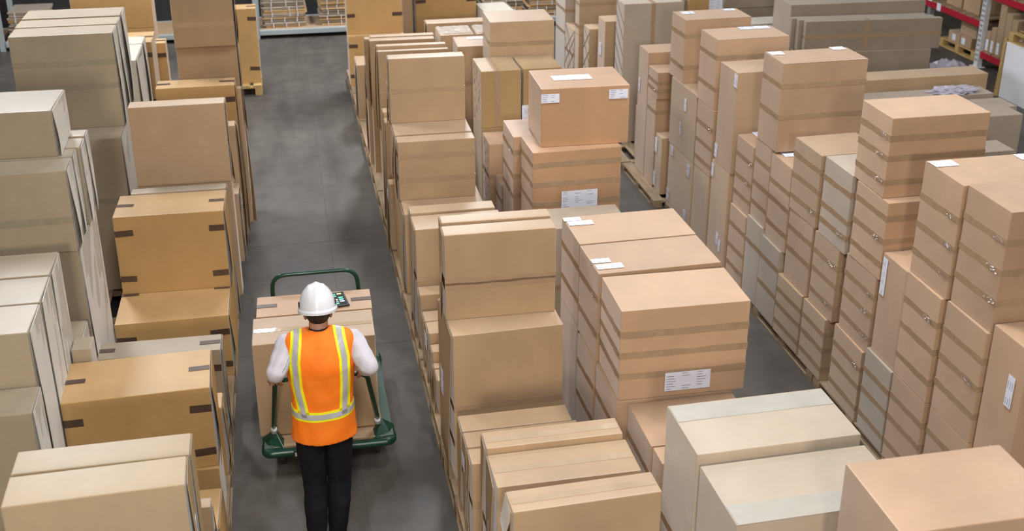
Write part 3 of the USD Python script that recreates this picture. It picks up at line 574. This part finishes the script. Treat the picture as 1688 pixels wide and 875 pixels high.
            f = t[1]; lift = .005 if f in 'FL' and not ('e' in toks and f == 'L') else (.004 if f == 'T' else .015)
            lu, lv = face_axes(f, *dims)[4:]
            sw, sh = min(sw, lu * .8), min(sh, lv * .6)
            add_label(root, f, dims, u, v, sw, sh, lift if f != 'T' else .0035, seed + 11)
    return root

for i, row in enumerate(TABLE.strip().split('\n')):
    key, nums, m, feats, label = row.split('|')
    carton(key, tuple(map(float, nums.split())), m, feats, label, 100 + i)

# ---------------------------------------------------------------- pallets under the rows
def pallet(label, h=.1425, w=.8, l=1.2, loc=(0, 0, 0), yaw=0, wood='pallet_wood', group=None):
    root = thing('pallet', label, 'pallet', loc, yaw, group); t = .020 if h > .1 else .014; m = MAT[wood]
    bh = h - 3 * t
    for k in range(5):
        c = -w / 2 + .0625 + k * (w - .125) / 4; obj('top_board', bx(c - .0625 + .004, c + .0625 - .004, -l / 2, l / 2, h - t, h), m, root)
    for y in (-l / 2 + .05, 0, l / 2 - .05):
        obj('cross_board', bx(-w / 2, w / 2, y - .05, y + .05, h - 2 * t, h - t), m, root)
        for x in (-w / 2 + .05, 0, w / 2 - .05):
            obj('block', bx(x - .05, x + .05, y - .05, y + .05, t, t + bh), m, root)
    for x in (-w / 2 + .05, 0, w / 2 - .05):
        obj('bottom_board', bx(x - .05, x + .05, -l / 2, l / 2, 0, t), m, root)
    return root

def pallet_label(fallback, x, w, y, l):
    over = lambda p: (p[4] < .15) * max(0, min(p[1], x + w / 2) - max(p[0], x - w / 2)) * max(0, min(p[3], y + l / 2) - max(p[2], y - l / 2))
    for p in sorted(PLACED, key=over, reverse=True):
        text = 'wooden pallet under the ' + p[5].split(',')[0]
        if over(p) < .02: break
        if len(text.split()) <= 16 and text not in SAID:
            SAID.add(text); return text
    return fallback
SAID = set()

def pallet_row(label0, group, x, w, y0, n, h=.1425, skip=(), l=1.2, shift=0.0):
    src = None
    for k in range(n):
        if k in skip: continue
        y = y0 + k * (l + .03) + l / 2
        label = pallet_label(label0, x + shift * k, w, y, l)
        if src is None: src = pallet(label, h, w, l, (x + shift * k, y, 0), group=group)
        else: dup(src, (x + shift * k, y, 0), 0, label, group)

pallet_row('wooden pallet under the flat cartons along the right edge of the aisle', 'pallets right of the aisle', 1.265, .80, 4.35, 10)
pallet_row('wooden pallet under the large cartons of the second row', 'pallets of the second row', 2.20, .92, 3.10, 9)
obj('pallet_board', rbox(.95, .36, .1425, .01, 3), MAT['pallet_wood'], label='timber bearer under the far golden kraft cartons', cat='timber')
UsdGeom.XformCommonAPI(stage.GetPrimAtPath('/World/pallet_board')).SetTranslate(Gf.Vec3d(2.36, 16.81, 0))
pallet_row('wooden pallet under the cartons along the left edge of the aisle', 'pallets left of the aisle', -1.0, .86, 4.45, 6)
pallet('yellowish pallet with a square block showing under the far left golden kraft carton', loc=(-.74, 16.35, 0), w=.78, l=.6, wood='pallet_wood_yellow')
pallet_row('wooden pallet under the far-left row of pale cartons', 'pallets of the far-left row', -1.935, .98, 5.5, 8)
pallet_row('low wooden pallet with blocks under the right-hand wall of cartons', 'pallets of the right-hand wall', 4.31, .86, 4.85, 5, h=.08)
pallet_row('low wooden pallet with blocks showing at the far end of the right-hand wall', 'far pallets of the right-hand wall', 4.22, .92, 11.0, 4, h=.08)
pallet_row('wooden pallet under the dull cartons behind the right-hand wall', 'pallets behind the right-hand wall', 6.25, 2.3, 8.45, 3)
pallet('wide wooden pallet under the long grey-brown carton', w=1.9, l=.7, loc=(7.2, 13.2, 0), yaw=-4)

# ---------------------------------------------------------------- far cartons at upper right
def extra(coords, m, feats, label, seed):
    carton('x', coords, m, feats, label, seed)
extra((6.66, 8.60, 14.25, 14.85, .86, 1.36, -1.5), 'dull', 'b.1 w2', 'long brown carton lying behind the very long grey-brown one, cut by the top edge', 401)
extra((6.68, 8.62, 14.25, 14.85, 0, .86, -1.5), 'dull', 'b.8', 'long brown carton on the floor behind the very long grey-brown one', 402)
extra((6.33, 7.28, 15.75, 16.25, .99, 1.5, 0), 'dull', '', 'dull carton at the top edge left of the long brown ones', 403)
extra((6.33, 7.28, 15.75, 16.25, 0, .985, 0), 'dull', '', 'dull carton below the one at the top edge left of the long brown ones', 404)
extra((6.40, 6.98, 14.95, 15.35, 0, .95, 0), 'white', '', 'pale-topped carton in the gap left of the long brown ones', 405)
extra((5.66, 6.18, 15.45, 15.9, 0, 1.32, 0), 'gold', 'lF.78,.86,.2,.14', 'far kraft carton with a white label at the top edge above the two-label carton', 406)
extra((5.14, 5.62, 15.5, 15.9, 0, 1.28, 0), 'white', 'd', 'pale strapped carton at the top edge beside the far labelled kraft one', 407)
extra((2.86, 3.30, 16.2, 16.8, 0, 1.0, 4), 'white', 'w', 'film-wrapped heap at the top edge left of the tall banded cartons', 408)
extra((1.72, 1.86, 16.55, 16.95, 0, 2.0, 0), 'tan2', 'w', 'narrow film-wrapped stack edge between the two far golden kraft cartons', 409)

# ---------------------------------------------------------------- low grey rack across the far end, with bundles of flat cartons
r = thing('storage_rack', 'grey low rack across the far end of the aisle', 'rack', (0, 0, 0))
RX = [-5.2, -4.62, -1.55, .02 - .45, 2.1, 4.9]
for x0, x1 in ((-7.4, -4.45), (-4.35, -.45), (-.40, 2.45), (2.55, 5.4)):
    obj('front_beam', rbox(x1 - x0, .06, .085, .008), MAT['rack_grey'], r); p = stage.GetPrimAtPath(r + '/' + ('front_beam' if _used[(r, 'front_beam')] == 1 else f"front_beam_{_used[(r, 'front_beam')] - 1:03d}"))
    UsdGeom.XformCommonAPI(p).SetTranslate(Gf.Vec3d((x0 + x1) / 2, 19.27, .065))
    obj('rear_beam', bx(x0, x1, 20.2, 20.26, .065, .15), MAT['rack_grey'], r)
    obj('shelf_board', bx(x0, x1, 19.3, 20.2, .125, .148), MAT['deck_wood'], r)
obj('back_panel', bx(-7.4, 5.4, 20.28, 20.30, .15, 1.5), MAT['hole_dark'], r, label='dark backing behind the rack goods')
for x in (-7.42, -4.40, -.425, 2.5, 5.42):
    for y in (19.27, 20.23):
        obj('upright', cat_([bx(x - .04, x + .04, y - .03, y + .03, 0, 2.6)]), MAT['rack_grey'], r)
def bundle(x, y, z, w, seed, label):
    R = random.Random(seed); b = thing('flat_carton_bundle', label, 'cardboard bundle', (x, y, z), R.uniform(-1.5, 1.5), 'bundles of flat cartons on the far rack')
    n = 3; hh = .083 / n
    for k in range(n):
        s = rbox(w * R.uniform(.93, 1), .62, hh - .002, .008, seed + k, .004); s.apply_translation((R.uniform(-.02, .02), R.uniform(-.02, .02), k * hh)); obj('sheet_stack', s, MAT[f'dull_{R.choice((0, 1, 2))}' if R.random() < .6 else 'gold_0'], b)
    for q in (-.28, .05 + R.uniform(-.1, .1), .3):
        obj('tie', bx(q * w - .008, q * w + .008, -.335, -.325, .004, .08), MAT['clamp_white'], b)
ORD = ('bottom', 'second lowest', 'third lowest', 'third highest', 'second highest', 'topmost')
for z in range(6):
    for x, w in ((.03, .72), (.92, .62)):
        bundle(x + random.Random(z * 3).uniform(-.02, .02), 19.72, .149 + z * .088, w, 900 + z * 17 + int(x * 10), f"{ORD[z]} bundle of flat cartons in the stack {'left' if x < .5 else 'right'} of the dark gap, far rack")
for z in range(5):
    for x, wd in ((2.95, 'left'), (3.75, 'middle'), (4.55, 'right')):
        bundle(x, 19.72, .149 + z * .088, .7, 1200 + z * 13 + int(x * 10), f'{ORD[z if z < 3 else z + 1]} bundle in the {wd} one of three far rack stacks behind the second row')
for z in range(5):
    bundle(-4.0, 19.72, .149 + z * .088, .6, 1500 + z * 13, f'{ORD[z if z < 3 else z + 1]} bundle of flat cartons in the rack stack at the upper left corner')
obj('carton', rbox(.33, .2, .3, .006, 5, .002), MAT['gold_2'], label='small kraft carton lying on the bundles at the end of the aisle', cat='cardboard box')
UsdGeom.XformCommonAPI(stage.GetPrimAtPath('/World/' + numbered('/World', 'carton').replace('carton', 'carton') if False else f"/World/carton_{_used[('/World', 'carton')] - 1:03d}")).SetTranslate(Gf.Vec3d(-.02, 19.5, .149 + 6 * .088))

# ---------------------------------------------------------------- red and white pallet rack at upper right
r = thing('pallet_rack', 'pallet rack with red beams and white perforated uprights at upper right', 'rack', (10.33, 0, 0))
for y in (12.2, 15.4, 18.6):
    for x in (0, 1.05):
        obj('upright', bx(x - .04, x + .04, y - .05, y + .05, .0, 3.2), MAT['rack_white'], r)
        if x == 0:
            holes = [bx(-.042, -.040, y - .03 + dx, y - .012 + dx, z, z + .03) for z in np.arange(.1, 3.1, .075) for dx in (0, .042)]
            obj('slot', cat_(holes), MAT['hole_dark'], r, kind='stuff')
    obj('foot_plate', bx(-.08, .08, y - .09, y + .09, 0, .012), MAT['rack_white'], r)
    obj('brace', tube([(0, y, .3), (1.05, y, 1.0)], .015, 6), MAT['rack_white'], r)
for y0, y1, zs in ((12.26, 15.34, (.16, 1.06)), (15.46, 18.54, (.59, 1.6))):
    for z in zs:
        for x in (0, 1.05):
            b = rbox(.05, y1 - y0, .10, .006); b.apply_translation((x, (y0 + y1) / 2, z)); obj('beam', b, MAT['rack_red'], r, label='red beam')
        for k in range(int((y1 - y0) / .2)):
            obj('shelf_slat', bx(-.02, 1.05, y0 + .03 + k * .2, y0 + .2 + k * .2, z + .10, z + .118), MAT['pallet_wood'], r)
for y, z in ((17.15, .68), (16.9, .74), (16.62, .64)):
    obj('beam_card', bx(-.034, -.028, y - .055, y + .055, z - .05, z + .07), MAT['paper_white'], r, label='white card hanging on the red beam')
yk = 15.32
for k, (wy, hz) in enumerate(((.11, .30), (.13, .38), (.16, .76), (.15, .66), (.14, .60))):
    lab = ('shortest upright carton by the white rack upright, blue-white strip label', 'second upright carton from the white rack upright, strip label', 'tallest upright carton on the red rack shelf, strip label',
           'upright carton right of the tallest on the red rack shelf', 'upright carton at the right end of the red rack shelf')[k]
    t = thing('carton', lab, 'cardboard box', (10.62, yk - wy / 2, .279), 0); yk -= wy + .006
    obj('body', rbox(.55, wy - .004, hz, .006, k, .002), MAT['tan2_0'], t, smooth=35)
    add_label(t, 'L', (.55, wy, hz), .5, .09 / hz + .02, .06, .17, .004, 50 + k)
t = carton('x', (10.4, 11.1, 14.2, 14.62, .279, .62, 0), 'dull', '', 'low dark carton on the red rack shelf behind the white stack', 420)
for k, (y0, y1, z0, z1, s) in enumerate(((15.7, 16.15, .71, .95, 'lower'), (16.2, 16.62, .71, .9, 'leftmost lower'), (15.72, 16.1, .953, 1.2, 'upper'))):
    extra((10.42, 11.1, y0, y1, z0, z1, 0), 'tan2', '', f'{s} carton on the upper shelf of the red rack beyond the white upright', 430 + k)
pallet('dim yellow pallet on the floor below the red beam', loc=(10.9, 16.2, 0), w=.9, l=1.0, wood='pallet_wood_yellow')
extra((10.46, 11.2, 15.85, 16.15, .143, .31, 0), 'tan2', 'lL.3,.5,.1,.12', 'low carton with white side labels on the dim floor pallet', 440)
extra((10.46, 11.2, 16.16, 16.5, .143, .31, 0), 'tan2', 'lL.5,.5,.1,.12', 'farther low carton with a white side label on the dim floor pallet', 441)
extra((10.5, 11.0, 15.8, 16.25, .313, .56, 0), 'tan2', 'lT.3,.5,.12,.1', 'carton with a white top slip standing on the dim floor pallet', 442)

# white sheet-covered stack with a leaning batten at the right edge, pallet on top
t = thing('sheet_stack', 'tall white panel-sided stack at the right picture edge', 'stack of panels', (10.0, 12.75, 0))
for k in range(5):
    p = rbox(.085, 2.4, .77, .004, k); p.apply_translation((-.2 + k * .09, 0, 0.0)); obj('panel', p, MAT['panel_white'], t)
obj('edge_strip', bx(-.25, .22, -1.2, 1.2, .771, .785), MAT['panel_white'], t)
b = obj('batten', trimesh.Trimesh(**dict(zip(('vertices', 'faces'), (lambda m: (m.vertices, m.faces))(bx(-.025, .025, -.02, .02, 0, .83))))), MAT['pallet_wood_yellow'], label='wooden batten leaning on the white stack', cat='batten')
UsdGeom.XformCommonAPI(stage.GetPrimAtPath(b)).SetTranslate(Gf.Vec3d(9.74, 13.99, 0)); UsdGeom.XformCommonAPI(stage.GetPrimAtPath(b)).SetRotate(Gf.Vec3f(0, 3, 0))
pallet('yellow pallet lying on the white panel stack', loc=(10.02, 13.45, .787), w=.5, l=1.0, wood='pallet_wood_yellow')
c = obj('foam_block', rbox(.42, .7, .35, .01, 3), MAT['panel_white'], label='white block on the yellow pallet at the right picture edge', cat='foam block')
UsdGeom.XformCommonAPI(stage.GetPrimAtPath(c)).SetTranslate(Gf.Vec3d(10.02, 13.2, .931))
# heap of plastic film on the floor
R = np.random.RandomState(4); s = trimesh.creation.icosphere(3); v = s.vertices; v = v * (1 + .22 * np.sin(v @ R.randn(3, 3) * 3).sum(1, keepdims=True) / 3 + .06 * R.randn(len(v), 1)); v[:, 2] = np.maximum(v[:, 2], -.02)
s.vertices = v * (.34, .42, .30) + (9.45, 14.75, .007); obj('plastic_film_heap', s, MAT['film_lilac'], label='crumpled lilac plastic film on the floor under the red rack', cat='plastic film')
s2 = trimesh.creation.icosphere(3); v = s2.vertices; v = v * (1 + .25 * np.sin(v @ R.randn(3, 3) * 4).sum(1, keepdims=True) / 3 + .12 * R.randn(len(v), 1)); v[:, 2] = np.maximum(v[:, 2], 0)
s2.vertices = v * (.25, .12, .05) + (6.75, 10.40, 1.304); obj('plastic_film_heap', s2, MAT['film_lilac'], label='scrap of clear film lying on a dull carton behind the overhanging one', cat='plastic film')

# ---------------------------------------------------------------- trolley
t = thing('platform_trolley', 'dark green platform trolley with two hoop handles, carrying two cartons in the aisle', 'trolley', (.10, 7.5, 0))
X0, X1, Y0, Y1, ZD = -.455, .455, -.61, .62, .205
for k in range(8):
    y = Y0 + .03 + k * (Y1 - Y0 - .06) / 8; obj('deck_board', bx(X0 + .05, X1 - .06, y + .002, y + (Y1 - Y0 - .06) / 8 - .002, ZD - .022, ZD), MAT['deck_wood'], t)
for s in (-1, 1):
    x = X0 + .012 if s < 0 else X1 - .075
    obj('side_rail', bx(x, x + .063, Y0 + .02, Y1 - .02, ZD - .045, ZD + .006), MAT['trolley_deck_green'], t)
    y = Y0 if s < 0 else Y1
    fr = tube(fillet([(X0 + .02, y + .10 * (1 if s < 0 else -1), ZD - .03), (X0 + .02, y, ZD - .03), (X1 - .02, y, ZD - .03), (X1 - .02, y + .10 * (1 if s < 0 else -1), ZD - .03)], .09), .03, 12)
    obj('end_rail', fr, MAT['trolley_green'], t, smooth=True)
def hull_pts(P, r):
    return m3.Manifold.batch_hull([m3.Manifold.sphere(r, 12).translate(tuple(map(float, p))) for p in P])
for s in (-1, 1):
    for q in (-1, 1):
        xo, y = (X0 if q < 0 else X1), (Y0 if s < 0 else Y1)
        g = hull_pts([(xo - q * .02, y - s * .02, ZD - .04), (xo - q * .02, y - s * .2, ZD - .04), (xo - q * .15, y + s * .0, ZD - .04), (xo - q * .15, y - s * .12, ZD - .03), (xo - q * .085, y - s * .14, ZD + .055), (xo - q * .012, y - s * .15, ZD + .0)], .016)
        obj('corner_bracket', g, MAT['trolley_green'], t, smooth=50)
obj('name_plate', bx(-.25, -.03, Y0 - .034, Y0 - .029, ZD - .055, ZD - .005), MAT['hole_dark'], t)
R = random.Random(3); obj('plate_lettering', cat_([bx(-.24 + k * .026, -.24 + k * .026 + R.uniform(.008, .02), Y0 - .036, Y0 - .033, ZD - .05 + R.uniform(0, .01), ZD - .012 - R.uniform(0, .012)) for k in range(8)]), MAT['clamp_white'], t)
near = fillet([(-.374, Y0 + .13, ZD), (-.374, Y0 + .125, .30), (-.317, -1.03, 1.00), (.253, -1.05, 1.00), (.345, Y0 + .105, .30), (.345, Y0 + .11, ZD)], .10, 7)
obj('hoop_handle', tube(near, .0165, 12), MAT['trolley_green'], t, smooth=True)
far = fillet([(-.33, .47, ZD), (-.325, .42, 1.035), (.30, .42, 1.035), (.345, .47, ZD)], .11, 7)
obj('hoop_handle', tube(far, .0165, 12), MAT['trolley_green'], t, smooth=True)
for x, y in ((-.374, Y0 + .125), (.345, Y0 + .105)):
    d = np.array([.057 if x < 0 else -.092, -.55, .7]); d /= np.linalg.norm(d); p = np.array([x, y, .275]); obj('clamp_sleeve', tube([p, p + d * .055], .021, 12), MAT['clamp_white'], t, smooth=40, label='pale clamp sleeve')
for x in (-.33, .33):
    for y in (-.46, .46):
        w = obj('caster', tube([(x - .018, y, .07), (x + .018, y, .07)], .068, 18), MAT['rubber'], t, smooth=40)
        obj('fork', cat_([bx(x - .03, x - .024, y - .03, y + .03, .06, ZD - .04), bx(x + .024, x + .03, y - .03, y + .03, .06, ZD - .04), bx(x - .04, x + .04, y - .04, y + .04, ZD - .055, ZD - .045)]), MAT['steel'], t)
carton('x', (-.372, .462, 7.06, 7.455, .212, .938, -1.0), 'tan2', 'tT', 'nearer carton on the trolley in front of the worker, cream top', 451)
carton('x', (-.345, .478, 7.47, 7.79, .212, .936, -1.2), 'orange', 'k', 'farther carton on the trolley with dark tape tabs, carrying the tablet', 452)
t = thing('tablet', 'black tablet with colourful app icons lying on the farther trolley carton', 'tablet', (.222, 7.615, .9395), 8.5)
obj('body', rbox(.165, .225, .009, .004, 1), MAT['tablet_black'], t, smooth=40)
s = obj('screen', bx(-.068, .068, -.093, .093, .009, .0096), MAT['tablet_screen'], t)
for k in range(6):
    for c in range(3):
        if (k + c) % 4 == 3: continue
        obj('icon', bx(-.06 + c * .043, -.06 + c * .043 + .033, .07 - k * .03, .07 - k * .03 + .019, .0096, .0100), MAT[f'icon_{(k * 2 + c) % 5}'], s)

# ---------------------------------------------------------------- worker
def S(p, r): return m3.Manifold.sphere(float(r), 20).translate(tuple(map(float, p)))
def bone(a, ra, b, rb): return m3.Manifold.batch_hull([S(a, ra), S(b, rb)])
def ell(p, rx, ry, rz): return m3.Manifold.sphere(1.0, 28).scale((rx, ry, rz)).translate(tuple(map(float, p)))
def fuse(parts): return m3.Manifold.batch_boolean(parts, m3.OpType.Add)
def to_tri(M, edge=.014, it=8, lam=.5):
    if edge: M = M.refine_to_length(edge)
    q = M.to_mesh(); tm = trimesh.Trimesh(q.vert_properties[:, :3].astype(float), q.tri_verts, process=True)
    if it:
        v0 = tm.vertices.copy(); trimesh.smoothing.filter_taubin(tm, lamb=lam, nu=lam + .03, iterations=it)
        d = tm.vertices - v0; l = np.linalg.norm(d, axis=1, keepdims=True); tm.vertices = v0 + d * np.minimum(1, .012 / np.maximum(l, 1e-9))
    return tm
def to_man(tm): return m3.Manifold(m3.Mesh(np.asarray(tm.vertices, np.float32), np.asarray(tm.faces, np.uint32)))
WX = .068
def P(x, y, z): return np.array([WX + x, y, z])
J = dict(pel=P(-.012, 6.07, .93), hl=P(-.10, 6.07, .90), hr=P(.078, 6.07, .90), kl=P(-.085, 6.10, .49), kr=P(.066, 6.13, .49), al=P(-.098, 6.03, .085), ar=P(.032, 6.09, .085),
         waist=P(-.008, 6.08, 1.06), chest=P(.0, 6.11, 1.28), neck=P(.0, 6.155, 1.465), head=P(.006, 6.225, 1.580),
         sl=P(-.188, 6.135, 1.425), sr=P(.195, 6.135, 1.415), el=P(-.262, 6.005, 1.315), er=P(.278, 6.005, 1.30), wl=P(-.286, 6.36, 1.085), wr=P(.272, 6.34, 1.085))
def torso(g):   # g: how much thicker than the body
    parts = [ell(J['pel'] + (.0, 0, -.02), .165 + g, .115 + g, .13 + g), ell(J['waist'], .150 + g, .105 + g, .15 + g), ell(J['chest'], .175 + g, .118 + g, .19 + g), ell(J['chest'] + (0, .0, .08), .185 + g, .108 + g, .13 + g)]
    t = [m3.Manifold.batch_hull([parts[0], parts[1]]), m3.Manifold.batch_hull([parts[1], parts[2]]), m3.Manifold.batch_hull([parts[2], parts[3]])]
    for s in 'lr': t.append(m3.Manifold.batch_hull([S(J['s' + s] * .86 + P(0, 6.135, 1.41) * .14, .068 + g), S(J['neck'] + (0, -.01, -.02), .058 + g * .6)]))
    return t
def leg(s, g):
    return [bone(J['h' + s], .080 + g, J['k' + s], .062 + g), bone(J['k' + s], .060 + g, (J['k' + s] * .55 + J['a' + s] * .45) + (0, -.02, 0), .058 + g), bone((J['k' + s] * .55 + J['a' + s] * .45) + (0, -.02, 0), .058 + g, J['a' + s], .042 + g)]
def arm(s, g, upto=1.0):
    w = J['e' + s] + (J['w' + s] - J['e' + s]) * upto
    return [bone(J['s' + s], .060 + g, J['e' + s], .046 + g), bone(J['e' + s], .044 + g, w, .044 + g - .016 * upto)]
def hand(s):
    sg = -1 if s == 'l' else 1; w = J['w' + s]; bar = np.array([w[0] + sg * .0, 6.452, 1.0]); out = []
    knuck = [bar + np.array([(k - 1.5) * .021, -.018, .030 - abs(k - 1.2) * .003]) for k in range(4)]
    out.append(m3.Manifold.batch_hull([S(w, .026), S(knuck[0] + (0, -.012, .0), .014), S(knuck[3] + (0, -.012, 0), .013)]))
    for k in range(4):
        a = knuck[k]; f = (.98, 1.06, 1.0, .82)[k]
        b = bar + np.array([(k - 1.5) * .021, .022 * f, .026]); c = bar + np.array([(k - 1.5) * .021, .030 * f, -.004]); d = bar + np.array([(k - 1.5) * .021, .012, -.026 * f])
        out += [bone(a, .0105, b, .0098), bone(b, .0098, c, .0090), bone(c, .0090, d, .0082)]
    base = w + (bar - w) * .45 + np.array([-sg * .026, 0, -.012]); m1 = bar + np.array([-sg * .040, -.020, -.014]); tip = bar + np.array([-sg * .030, .010, -.026])
    out += [bone(base, .014, m1, .0115), bone(m1, .0115, tip, .0095)]
    return out
hd, nk = J['head'], J['neck']
head = [ell(hd + (0, .0, .02), .074, .092, .098), ell(hd + (0, .035, -.045), .056, .058, .068), bone(nk + (0, .0, -.03), .060, hd + (0, -.012, -.04), .055),
        ell(hd + (0, .098, -.018), .013, .020, .020), ell(hd + (0, .083, -.058), .026, .014, .012), ell(hd + (-.074, -.002, -.012), .012, .022, .034), ell(hd + (.074, -.002, -.012), .012, .022, .034),
        ell(hd + (-.030, .082, .012), .014, .012, .010), ell(hd + (.030, .082, .012), .014, .012, .010)]
feet = []
for s in 'lr':
    a = J['a' + s]; feet.append(m3.Manifold.batch_hull([S(a + (0, -.02, -.03), .036), S(a + (0, .13, -.05), .03), S(a + (0, -.03, -.055), .028)]))
body = fuse(torso(0) + leg('l', 0) + leg('r', 0) + arm('l', 0) + arm('r', 0) + hand('l') + hand('r') + head + feet)
who = thing('person', 'worker in white hard hat and orange reflective vest pushing the trolley, seen from behind', 'person')
b = obj('body', to_tri(body, .012, 5), MAT['skin'], who, smooth=True)
hair = fuse([ell(hd + (0, -.012, .025), .079, .094, .098)]) ^ m3.Manifold.cube((.4, .4, .4)).translate((float(hd[0] - .2), float(hd[1] - .33), float(hd[2] - .045)))
obj('hair', to_tri(hair, .014, 4), MAT['hair'], who, smooth=True, label='short dark hair below the hard hat')
# shirt: torso and sleeves with soft folds
def folds(tm, amp, freq, seed):
    R = np.random.RandomState(seed); n = tm.vertex_normals; v = tm.vertices; k = np.zeros(len(v))
    for _ in range(5): k += np.sin(v @ (R.randn(3) * freq) + R.rand() * 6)
    tm.vertices = v + n * np.clip(amp * k / 3, -amp, amp)[:, None]; return tm
shirt = folds(to_tri(fuse(torso(.006) + arm('l', .010, .93) + arm('r', .010, .93)) - m3.Manifold.cube((1, 1, 1)).translate((WX - .5, 5.5, -.09)), .013, 6), .004, 45, 2)
obj('shirt', shirt, MAT['shirt_white'], who, smooth=True, label='white long-sleeved shirt')
col = fuse([tuple_ for tuple_ in [m3.Manifold.batch_hull([ell(nk + (0, -.008, -.004), .084, .080, .012), ell(nk + (0, .004, .034), .066, .064, .010)])]])
obj('collar', to_tri(col, .012, 3), MAT['collar_dark'], who, smooth=True, label='dark collar above the vest')
tr = to_tri(fuse([m3.Manifold.batch_hull([ell(J['pel'] + (0, 0, -.02), .165, .115, .12), S(J['hl'], .085), S(J['hr'], .085)])] + leg('l', .014) + leg('r', .014)) - m3.Manifold.cube((1, 1, 1)).translate((WX - .5, 5.5, .96)), .016, 6)
obj('trousers', folds(tr, .003, 30, 5), MAT['trouser_black'], who, smooth=True, label='black trousers')
for s in 'lr':
    a = J['a' + s]; up = m3.Manifold.batch_hull([S(a + (0, -.025, -.02), .046), S(a + (0, .06, -.03), .042), S(a + (0, .16, -.048), .034), S(a + (0, -.035, -.05), .034)]) - m3.Manifold.cube((1, 1, 1)).translate((float(a[0]) - .5, 5.5, -.995))
    so = m3.Manifold.batch_hull([m3.Manifold.cylinder(.016, .040, .040, 20).translate((float(a[0]), float(a[1]) - .03, .0)), m3.Manifold.cylinder(.016, .046, .046, 20).translate((float(a[0]), float(a[1]) + .09, .0)), m3.Manifold.cylinder(.016, .034, .034, 20).translate((float(a[0]), float(a[1]) + .165, .0))])
    sh = obj('shoe', to_tri(up, .014, 4), MAT['collar_dark'], who, smooth=True); obj('sole', so, MAT['clamp_white'], sh)
# vest: a loose sleeveless shell, cut at the hem and at the arm holes
vt = [m3.Manifold.batch_hull([ell(P(-.008, 6.075, .80), .200, .150, .12), ell(P(-.004, 6.085, 1.08), .182, .138, .12)]), m3.Manifold.batch_hull([ell(P(-.004, 6.085, 1.08), .182, .138, .12), ell(J['chest'] + (0, -.006, .03), .205, .158, .16)])]
for s in 'lr': vt.append(m3.Manifold.batch_hull([S(J['s' + s] * .66 + P(0, 6.135, 1.41) * .34 + (0, -.012, .006), .092), S(J['neck'] + (0, -.022, -.040), .104), ell(J['chest'] + (0, -.012, .03), .198, .158, .14)]))
vm = fuse(vt) - m3.Manifold.cube((1, 1, 1)).translate((WX - .5, 5.5, -.168)) - ell(nk + (0, .012, .085), .078, .082, .075)
vest = folds(to_tri(vm, .013, 7), .0035, 26, 8)
v_ = obj('vest', vest, MAT['vest_orange'], who, smooth=True, label='orange high-visibility vest')
def shell(g):
    tm = vest.copy(); tm.vertices = tm.vertices + tm.vertex_normals * g; return to_man(tm)
def prism(pts, y0=5.6, y1=6.8):
    cs = m3.CrossSection([[(float(x), float(z)) for x, z in pts]]); return m3.Manifold.extrude(cs, y1 - y0).rotate((90, 0, 0)).translate((0, y1, 0))
def strip(path, hw):
    path = np.array(path); L = [(x - hw, z) for x, z in path]; R_ = [(x + hw, z) for x, z in path[::-1]]; return prism((L + R_)[::-1])
lp = [(WX - .118, 1.02), (WX - .148, 1.22), (WX - .150, 1.38), (WX - .118, 1.58)]
rp = [(WX + .118, 1.02), (WX + .134, 1.22), (WX + .138, 1.38), (WX + .108, 1.58)]
def belt(z, h, tilt=.0):
    return prism([(WX - .4, z - h - tilt), (WX + .4, z - h + tilt), (WX + .4, z + h + tilt), (WX - .4, z + h - tilt)])
core = shell(-.004)
for g, hw, hb, mt, nm in ((.0022, .032, .032, 'vest_yellow', 'yellow_trim'), (.0040, .016, .017, 'vest_silver', 'reflective_tape')):
    sh = shell(g) - core
    for pth in (lp, rp):
        o = sh ^ strip(pth, hw)
        obj(nm, o, MAT[mt], v_)
    obj(nm, sh ^ belt(1.025, hb, .004), MAT[mt], v_)
# hard hat
dome_p = [(0.0, .128)] + [(.116 * math.sin(a), .128 * math.cos(a)) for a in np.linspace(.12, math.pi / 2, 14)] + [(.118, -.012), (.128, -.020), (.128, -.026), (.112, -.024), (.108, 0)] + [(.108 * math.sin(a), .120 * math.cos(a)) for a in np.linspace(math.pi / 2, .12, 10)] + [(0.0, .120)]
hat = lathe(dome_p, 48); hat.apply_scale((.91, 1.06, 1.08))
hat.vertices[:, 2] += .006 * np.exp(-(hat.vertices[:, 0] / .012) ** 2) * (hat.vertices[:, 2] > .05)
for xr in (-.045, .045): hat.vertices[:, 2] += .004 * np.exp(-((hat.vertices[:, 0] - xr) / .008) ** 2) * (hat.vertices[:, 2] > .05)
M = trimesh.transformations.rotation_matrix(math.radians(-13), (1, 0, 0)); M[:3, 3] = hd + (0, -.005, .042); hat.apply_transform(M)
h_ = obj('hard_hat', hat, MAT['helmet_white'], who, smooth=45, label='white hard hat')
th = np.linspace(-1.1, 1.1, 16); pk = []
for a in th: pk += [(.114 * math.sin(a), .126 * math.cos(a), -.018), (.114 * math.sin(a), .126 * math.cos(a) + .045 * math.cos(a * 1.35), -.030)]
peak = m3.Manifold.batch_hull([S(p, .003) for p in pk]); peak = to_tri(peak, None, 0); peak.apply_transform(M); obj('peak', peak, MAT['helmet_white'], h_, smooth=40)
rim = lathe([(.119, -.004), (.127, -.010), (.1295, -.022), (.122, -.024)], 48); rim.apply_scale((.91, 1.06, .95)); rim.apply_transform(M); obj('brim', rim, MAT['helmet_white'], h_, smooth=True)
for s in (-1, 1):
    e = bx(s * .107 - .004, s * .107 + .004, -.02, .012, .004, .03); e.apply_transform(M); obj('side_clip', e, MAT['collar_dark'], h_)
